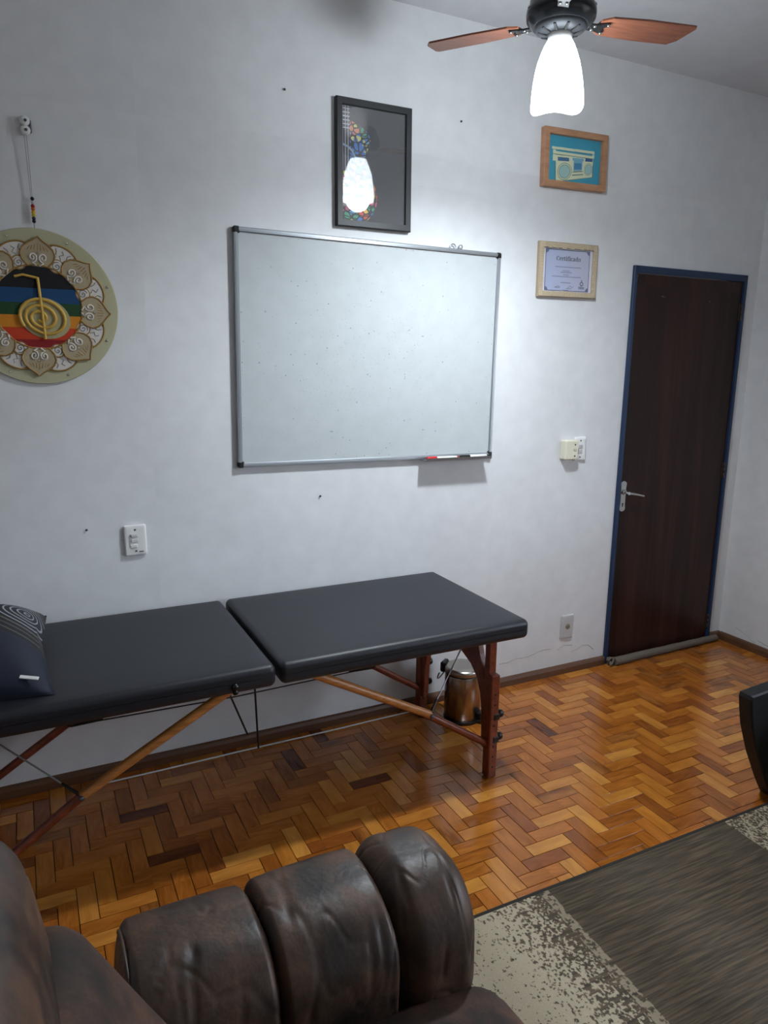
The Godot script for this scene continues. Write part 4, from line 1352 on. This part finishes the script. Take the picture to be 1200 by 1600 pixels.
	ring.tube(rp, 0.0038, 6)
	put("gilt_ring", ring, gilt, t)
	# golden spiral sign on a pale oval
	var oval := Mb.new()
	var op := PackedVector2Array()
	for i in 40:
		var a := TAU * i / 40.0
		var e := Vector2(cos(a) * 0.080, sin(a) * 0.066).rotated(-0.35)
		op.append(e + Vector2(0.018, -0.035))
	oval.prism(op, 0.003, at(Vector3(0, 0, 0.0175)))
	put("pale_oval", oval, mat(Color(0.66, 0.63, 0.47), 0.4), t)
	var sg := Mb.new()
	var sp := []
	for i in 70:
		var w: float = i / 69.0
		var a := w * TAU * 2.9
		var k := 1.0 - 0.86 * w
		var e := Vector2(cos(-a + 4.0) * 0.080 * k, sin(-a + 4.0) * 0.066 * k).rotated(-0.35)
		sp.append(Vector3(e.x + 0.018 - 0.018 * w, e.y - 0.035, 0.0215))
	sg.tube(sp, 0.0062, 6)
	sg.tube([Vector3(-0.066, 0.096, 0.021), Vector3(-0.04, 0.103, 0.021), Vector3(0.005, 0.094, 0.021)], 0.0045, 6)
	sg.tube([Vector3(0.004, 0.096, 0.022), Vector3(0.008, 0.02, 0.0235), Vector3(0.013, -0.104, 0.0235)], 0.0052, 6)
	put("spiral_sign", sg, mat(Color(0.80, 0.65, 0.30), 0.5, 0.25), t, "golden spiral sign")
	# string with beads up to the hook
	var st := Mb.new()
	for dx in [-0.003, 0.004]:
		st.tube([Vector3(0.002 + dx, 0.552, 0.018), Vector3(0.006 + dx * 0.6, 0.36, 0.012), Vector3(0.008, 0.25, 0.010)], 0.0011, 5)
	put("hanging_string", st, mat(Color(0.62, 0.62, 0.63), 0.5), t)
	var ys := [0.345, 0.331, 0.322, 0.313, 0.303, 0.294, 0.284, 0.275]
	var cols := [Color(0.12, 0.10, 0.18), Color(0.7, 0.7, 0.72), Color(0.62, 0.10, 0.10), Color(0.80, 0.35, 0.08), Color(0.80, 0.62, 0.10), Color(0.75, 0.70, 0.15), Color(0.15, 0.12, 0.25), Color(0.10, 0.09, 0.15)]
	for i in ys.size():
		var b := Mb.new()
		var r := 0.0062 if i != 1 else 0.004
		var prof := []
		for k in 9: prof.append(Vector2(sin(PI * k / 8.0) * r, cos(PI * k / 8.0) * r))
		prof[0].x = 0.0; prof[8].x = 0.0
		b.lathe(prof, 12, at(Vector3(0.008, ys[i], 0.012)))
		put("bead", b, mat(cols[i], 0.2), t)
	# the hook above
	var hk := thing("wall_hook", "small white double-disc hook on the wall above the mandala string", "hook", Vector3(-3.588, 2.342, 0))
	for y in [0.016, -0.012]:
		var b := Mb.new()
		b.lathe([Vector2(0, 0.024), Vector2(0.008, 0.024), Vector2(0.0145, 0.021), Vector2(0.0155, 0.016), Vector2(0.0145, 0.010), Vector2(0.007, 0.008), Vector2(0.007, 0.0), Vector2(0, 0)], 24, Transform3D(Basis(Vector3.RIGHT, PI / 2), Vector3(0, y, 0)))
		put("hook_disc", b, m.white, hk)
		b = Mb.new()
		b.lathe([Vector2(0, 0.0262), Vector2(0.004, 0.0262), Vector2(0.005, 0.0235), Vector2(0, 0.0235)], 12, Transform3D(Basis(Vector3.RIGHT, PI / 2), Vector3(0.002, y, 0)))
		put("screw", b, m.steel_dark, hk)
	put("hook_plate", bx(Vector3(0.010, 0.002, 0.008), Vector3(0.018, 0.038, 0.015), 0.003), m.steel_dark, hk)

func screw_at(q: Vector3) -> Mb:
	var b := Mb.new()
	b.lathe([Vector2(0, 0.002), Vector2(0.0035, 0.0015), Vector2(0.0042, -0.001), Vector2(0, -0.001)], 10, Transform3D(Basis(Vector3.RIGHT, PI / 2), q))
	return b

func switches() -> void:
	# triple switch above the table
	var t := thing("light_switch", "white plate with three rocker switches on the wall above the massage table", "light switch", Vector3(-3.325, 0.942, 0))
	t.rotation.z = 0.012
	put("cover_plate", pad(Vector3(0.040, 0.059, 0.0065), 0.006, 10, at(Vector3(0, 0, 0.0065)), 700, 0.0), m.white, t)
	for i in 3:
		var b := Mb.new()
		b.box(Vector3(-0.006, 0.020 - i * 0.0205, 0.0145), Vector3(0.026, 0.0125, 0.007), 0.002, at(Vector3.ZERO, Vector3(0, 0.12 if i < 2 else -0.12, 0)))
		put("rocker", b, m.socket if i < 2 else m.white, t)
	for y in [0.041, -0.041]: put("screw", screw_at(Vector3(0.0, y, 0.0135)), m.steel_dark, t)
	put("label_mark", bx(Vector3(0.018, -0.0445, 0.0133), Vector3(0.016, 0.0035, 0.0006), 0.0), m.steel_dark, t)
	# cream box in front of a white plate, beside the door
	t = thing("switch_box", "raised cream plastic switch box on the wall, left of the white switch plate", "switch box", Vector3(-1.266, 1.199, 0))
	put("box_body", bx(Vector3(0, 0, 0.0215), Vector3(0.082, 0.094, 0.043), 0.004), m.cream, t)
	for q in [[0.018, 0.026], [0.018, -0.03]]: put("screw", screw_at(Vector3(q[0], q[1], 0.044)), m.steel_dark, t)
	put("push_button", bx(Vector3(0.018, 0.001, 0.0445), Vector3(0.016, 0.012, 0.004), 0.0015), mat(Color(0.78, 0.75, 0.66), 0.4), t)
	t = thing("light_switch", "white switch plate with two rockers close to the left side of the door", "light switch", Vector3(-1.188, 1.199, 0))
	put("cover_plate", pad(Vector3(0.037, 0.059, 0.0065), 0.006, 10, at(Vector3(0, 0, 0.0065)), 701, 0.0), m.white, t)
	for y in [0.014, -0.012]:
		var b := Mb.new()
		b.box(Vector3(0, y, 0.0145), Vector3(0.022, 0.018, 0.007), 0.002, at(Vector3.ZERO, Vector3(0.1, 0, 0)))
		put("rocker", b, m.socket, t)
	for y in [0.041, -0.041]: put("screw", screw_at(Vector3(0.0, y, 0.0135)), m.steel_dark, t)
	# socket near the floor
	t = thing("wall_socket", "pale grey outlet plate with one round hole, low on the wall beside the door", "wall outlet", Vector3(-1.192, 0.259, 0))
	t.rotation.z = -0.03
	put("cover_plate", pad(Vector3(0.040, 0.064, 0.005), 0.0045, 10, at(Vector3(0, 0, 0.005)), 702, 0.0), m.socket, t)
	var b := Mb.new()
	b.lathe([Vector2(0, 0.0015), Vector2(0.013, 0.0015), Vector2(0.015, 0.0), Vector2(0.015, -0.002), Vector2(0, -0.002)], 20, Transform3D(Basis(Vector3.RIGHT, PI / 2), Vector3(0.002, 0.002, 0.0105)))
	put("outlet_insert", b, mat(Color(0.55, 0.53, 0.47), 0.5), t)
	b = Mb.new()
	for dx in [-0.006, 0.006]:
		b.lathe([Vector2(0, 0.0008), Vector2(0.003, 0.0008), Vector2(0.003, -0.001), Vector2(0, -0.001)], 10, Transform3D(Basis(Vector3.RIGHT, PI / 2), Vector3(0.002 + dx, 0.002, 0.012)))
	put("pin_hole", b, mat(Color(0.25, 0.19, 0.10), 0.6), t)

func trash_bin() -> void:
	var t := thing("pedal_bin", "small brushed steel pedal bin behind the massage table leg", "trash can", Vector3(-1.955, 0, 0.195))
	var r := 0.083
	var b := Mb.new()
	b.lathe([Vector2(0, 0.225), Vector2(r - 0.001, 0.225), Vector2(r, 0.222), Vector2(r, 0.012), Vector2(r - 0.003, 0.010), Vector2(0, 0.010)], 56)
	put("body", b, m.steel, t)
	b = Mb.new()
	b.lathe([Vector2(0, 0.014), Vector2(r + 0.002, 0.014), Vector2(r + 0.003, 0.010), Vector2(r + 0.001, 0.0), Vector2(0, 0.0)], 56)
	put("base_ring", b, m.black, t)
	b = Mb.new()
	b.lathe([Vector2(0, 0.231), Vector2(r - 0.004, 0.231), Vector2(r - 0.004, 0.224), Vector2(0, 0.224)], 56)
	put("rim_gasket", b, m.black, t)
	b = Mb.new()
	b.lathe([Vector2(0, 0.262), Vector2(0.05, 0.261), Vector2(0.074, 0.258), Vector2(r - 0.002, 0.254), Vector2(r + 0.0015, 0.249), Vector2(r + 0.0015, 0.232), Vector2(r - 0.002, 0.230), Vector2(0, 0.230)], 56)
	put("lid", b, mat(Color(0.68, 0.66, 0.63), 0.33, 1.0), t)
	# the pedal side points to the front right, the hinge and its handle to the back left
	var xf := Transform3D(Basis(Vector3.UP, -0.95), Vector3.ZERO)
	b = Mb.new()
	b.box(Vector3(r + 0.020, 0.014, 0), Vector3(0.05, 0.008, 0.046), 0.002, xf)
	b.box(Vector3(r + 0.012, 0.036, 0), Vector3(0.028, 0.006, 0.042), 0.002, xf * at(Vector3.ZERO, Vector3(0, 0, 0.12)))
	b.box(Vector3(r + 0.004, 0.026, 0), Vector3(0.012, 0.03, 0.02), 0.002, xf)
	put("pedal", b, m.black, t)
	b = Mb.new()
	b.box(Vector3(-r - 0.010, 0.238, 0), Vector3(0.024, 0.050, 0.055), 0.006, xf)
	put("lid_hinge", b, m.black, t)
	b = Mb.new()
	var pts := []
	for i in 15:
		var a := PI * i / 14.0
		pts.append(xf * Vector3(-r - 0.012 - 0.022 * sin(a), 0.222 - 0.05 * sin(a), 0.055 * cos(a)))
	b.tube(pts, 0.003, 6)
	put("carry_handle", b, m.black, t)

func small_things() -> void:
	# white cable on the floor under the table
	var b := Mb.new()
	var pts := []
	for i in 30:
		var x := lerpf(-3.53, -2.15, i / 29.0)
		pts.append(Vector3(x, 0.0042, 0.066 - 0.012 * i / 29.0 + 0.0015 * sin(x * 9.0)))
	b.tube(pts, 0.0032, 6)
	var o := put("floor_cable", b, m.white, self)
	tag(o, "thin white cable lying on the floor along the wall under the massage table", "cable")
	# draught stopper
	var t := thing("draft_stopper", "grey cloth draught stopper roll lying at the foot of the door", "draft stopper", Vector3(-0.49, 0, 0.045))
	b = Mb.new()
	pts = []
	var f := noise(800, 4.0, 2)
	for i in 32:
		var w := i / 31.0
		pts.append(Vector3(lerpf(-0.39, 0.425, w), 0.0225 + 0.0012 * f.get_noise_1d(w * 3.0), 0.004 * f.get_noise_1d(w * 2.0 + 9.0) - 0.010 * w))
	b.tube(pts, 0.0225, 14, 0.019)
	put("cloth_roll", b, m.grey_cloth, t)
	b = Mb.new()
	for i in 5:
		var ring := []
		for k in 12:
			var a := TAU * k / 11.0
			ring.append(Vector3(-0.405 + 0.014 * cos(a + i) - 0.004 * i, 0.022 + 0.016 * sin(a) + 0.003 * i, 0.004 * i - 0.008 + 0.012 * cos(a * 0.5 + i)))
		b.tube(ring, 0.0055, 6)
	put("tied_end", b, m.grey_cloth, t, "knotted end")

func black_chair() -> void:
	# only the corner of this low armchair shows at the right edge of the photograph
	var t := thing("armchair", "black chair side with curved tapering front at the right edge by the rug", "armchair", Vector3(-1.0, 0, 1.5))
	var o := -t.position
	var blk := mat(Color(0.022, 0.022, 0.024), 0.6)
	blk.normal_enabled = true; blk.normal_texture = noise_normal(95, 0.08, 2.0, 256); blk.normal_scale = 0.15
	tri_map(blk, Vector3(4, 4, 4))
	var poly := PackedVector2Array([Vector2(-1.412, 0.455), Vector2(-1.416, 0.44), Vector2(-1.404, 0.381), Vector2(-1.39, 0.325), Vector2(-1.368, 0.27), Vector2(-1.338, 0.20), Vector2(-1.303, 0.136), Vector2(-1.27, 0.075), Vector2(-1.235, 0.02), Vector2(-1.222, 0.0), Vector2(-0.72, 0.0), Vector2(-0.66, 0.2), Vector2(-0.64, 0.50)])
	for z in [1.192, 1.80]:
		var b := Mb.new()
		var p2 := PackedVector2Array()
		var lift := 0.0 if z < 1.25 else 0.009
		for q in poly: p2.append(Vector2(q.x, maxf(q.y, lift)))
		b.prism(p2, 0.052, at(o + Vector3(0, 0, z)), 0.006)
		put("side_panel", b, blk, t)
	put("seat_cushion", pad(Vector3(0.26, 0.06, 0.27), 0.045, 16, at(o + Vector3(-0.96, 0.34, 1.522)), 820, 0.002), blk, t)
	put("backrest", pad(Vector3(0.05, 0.25, 0.27), 0.045, 16, at(o + Vector3(-0.70, 0.50, 1.522), Vector3(0, 0, -0.12)), 821, 0.002), blk, t)
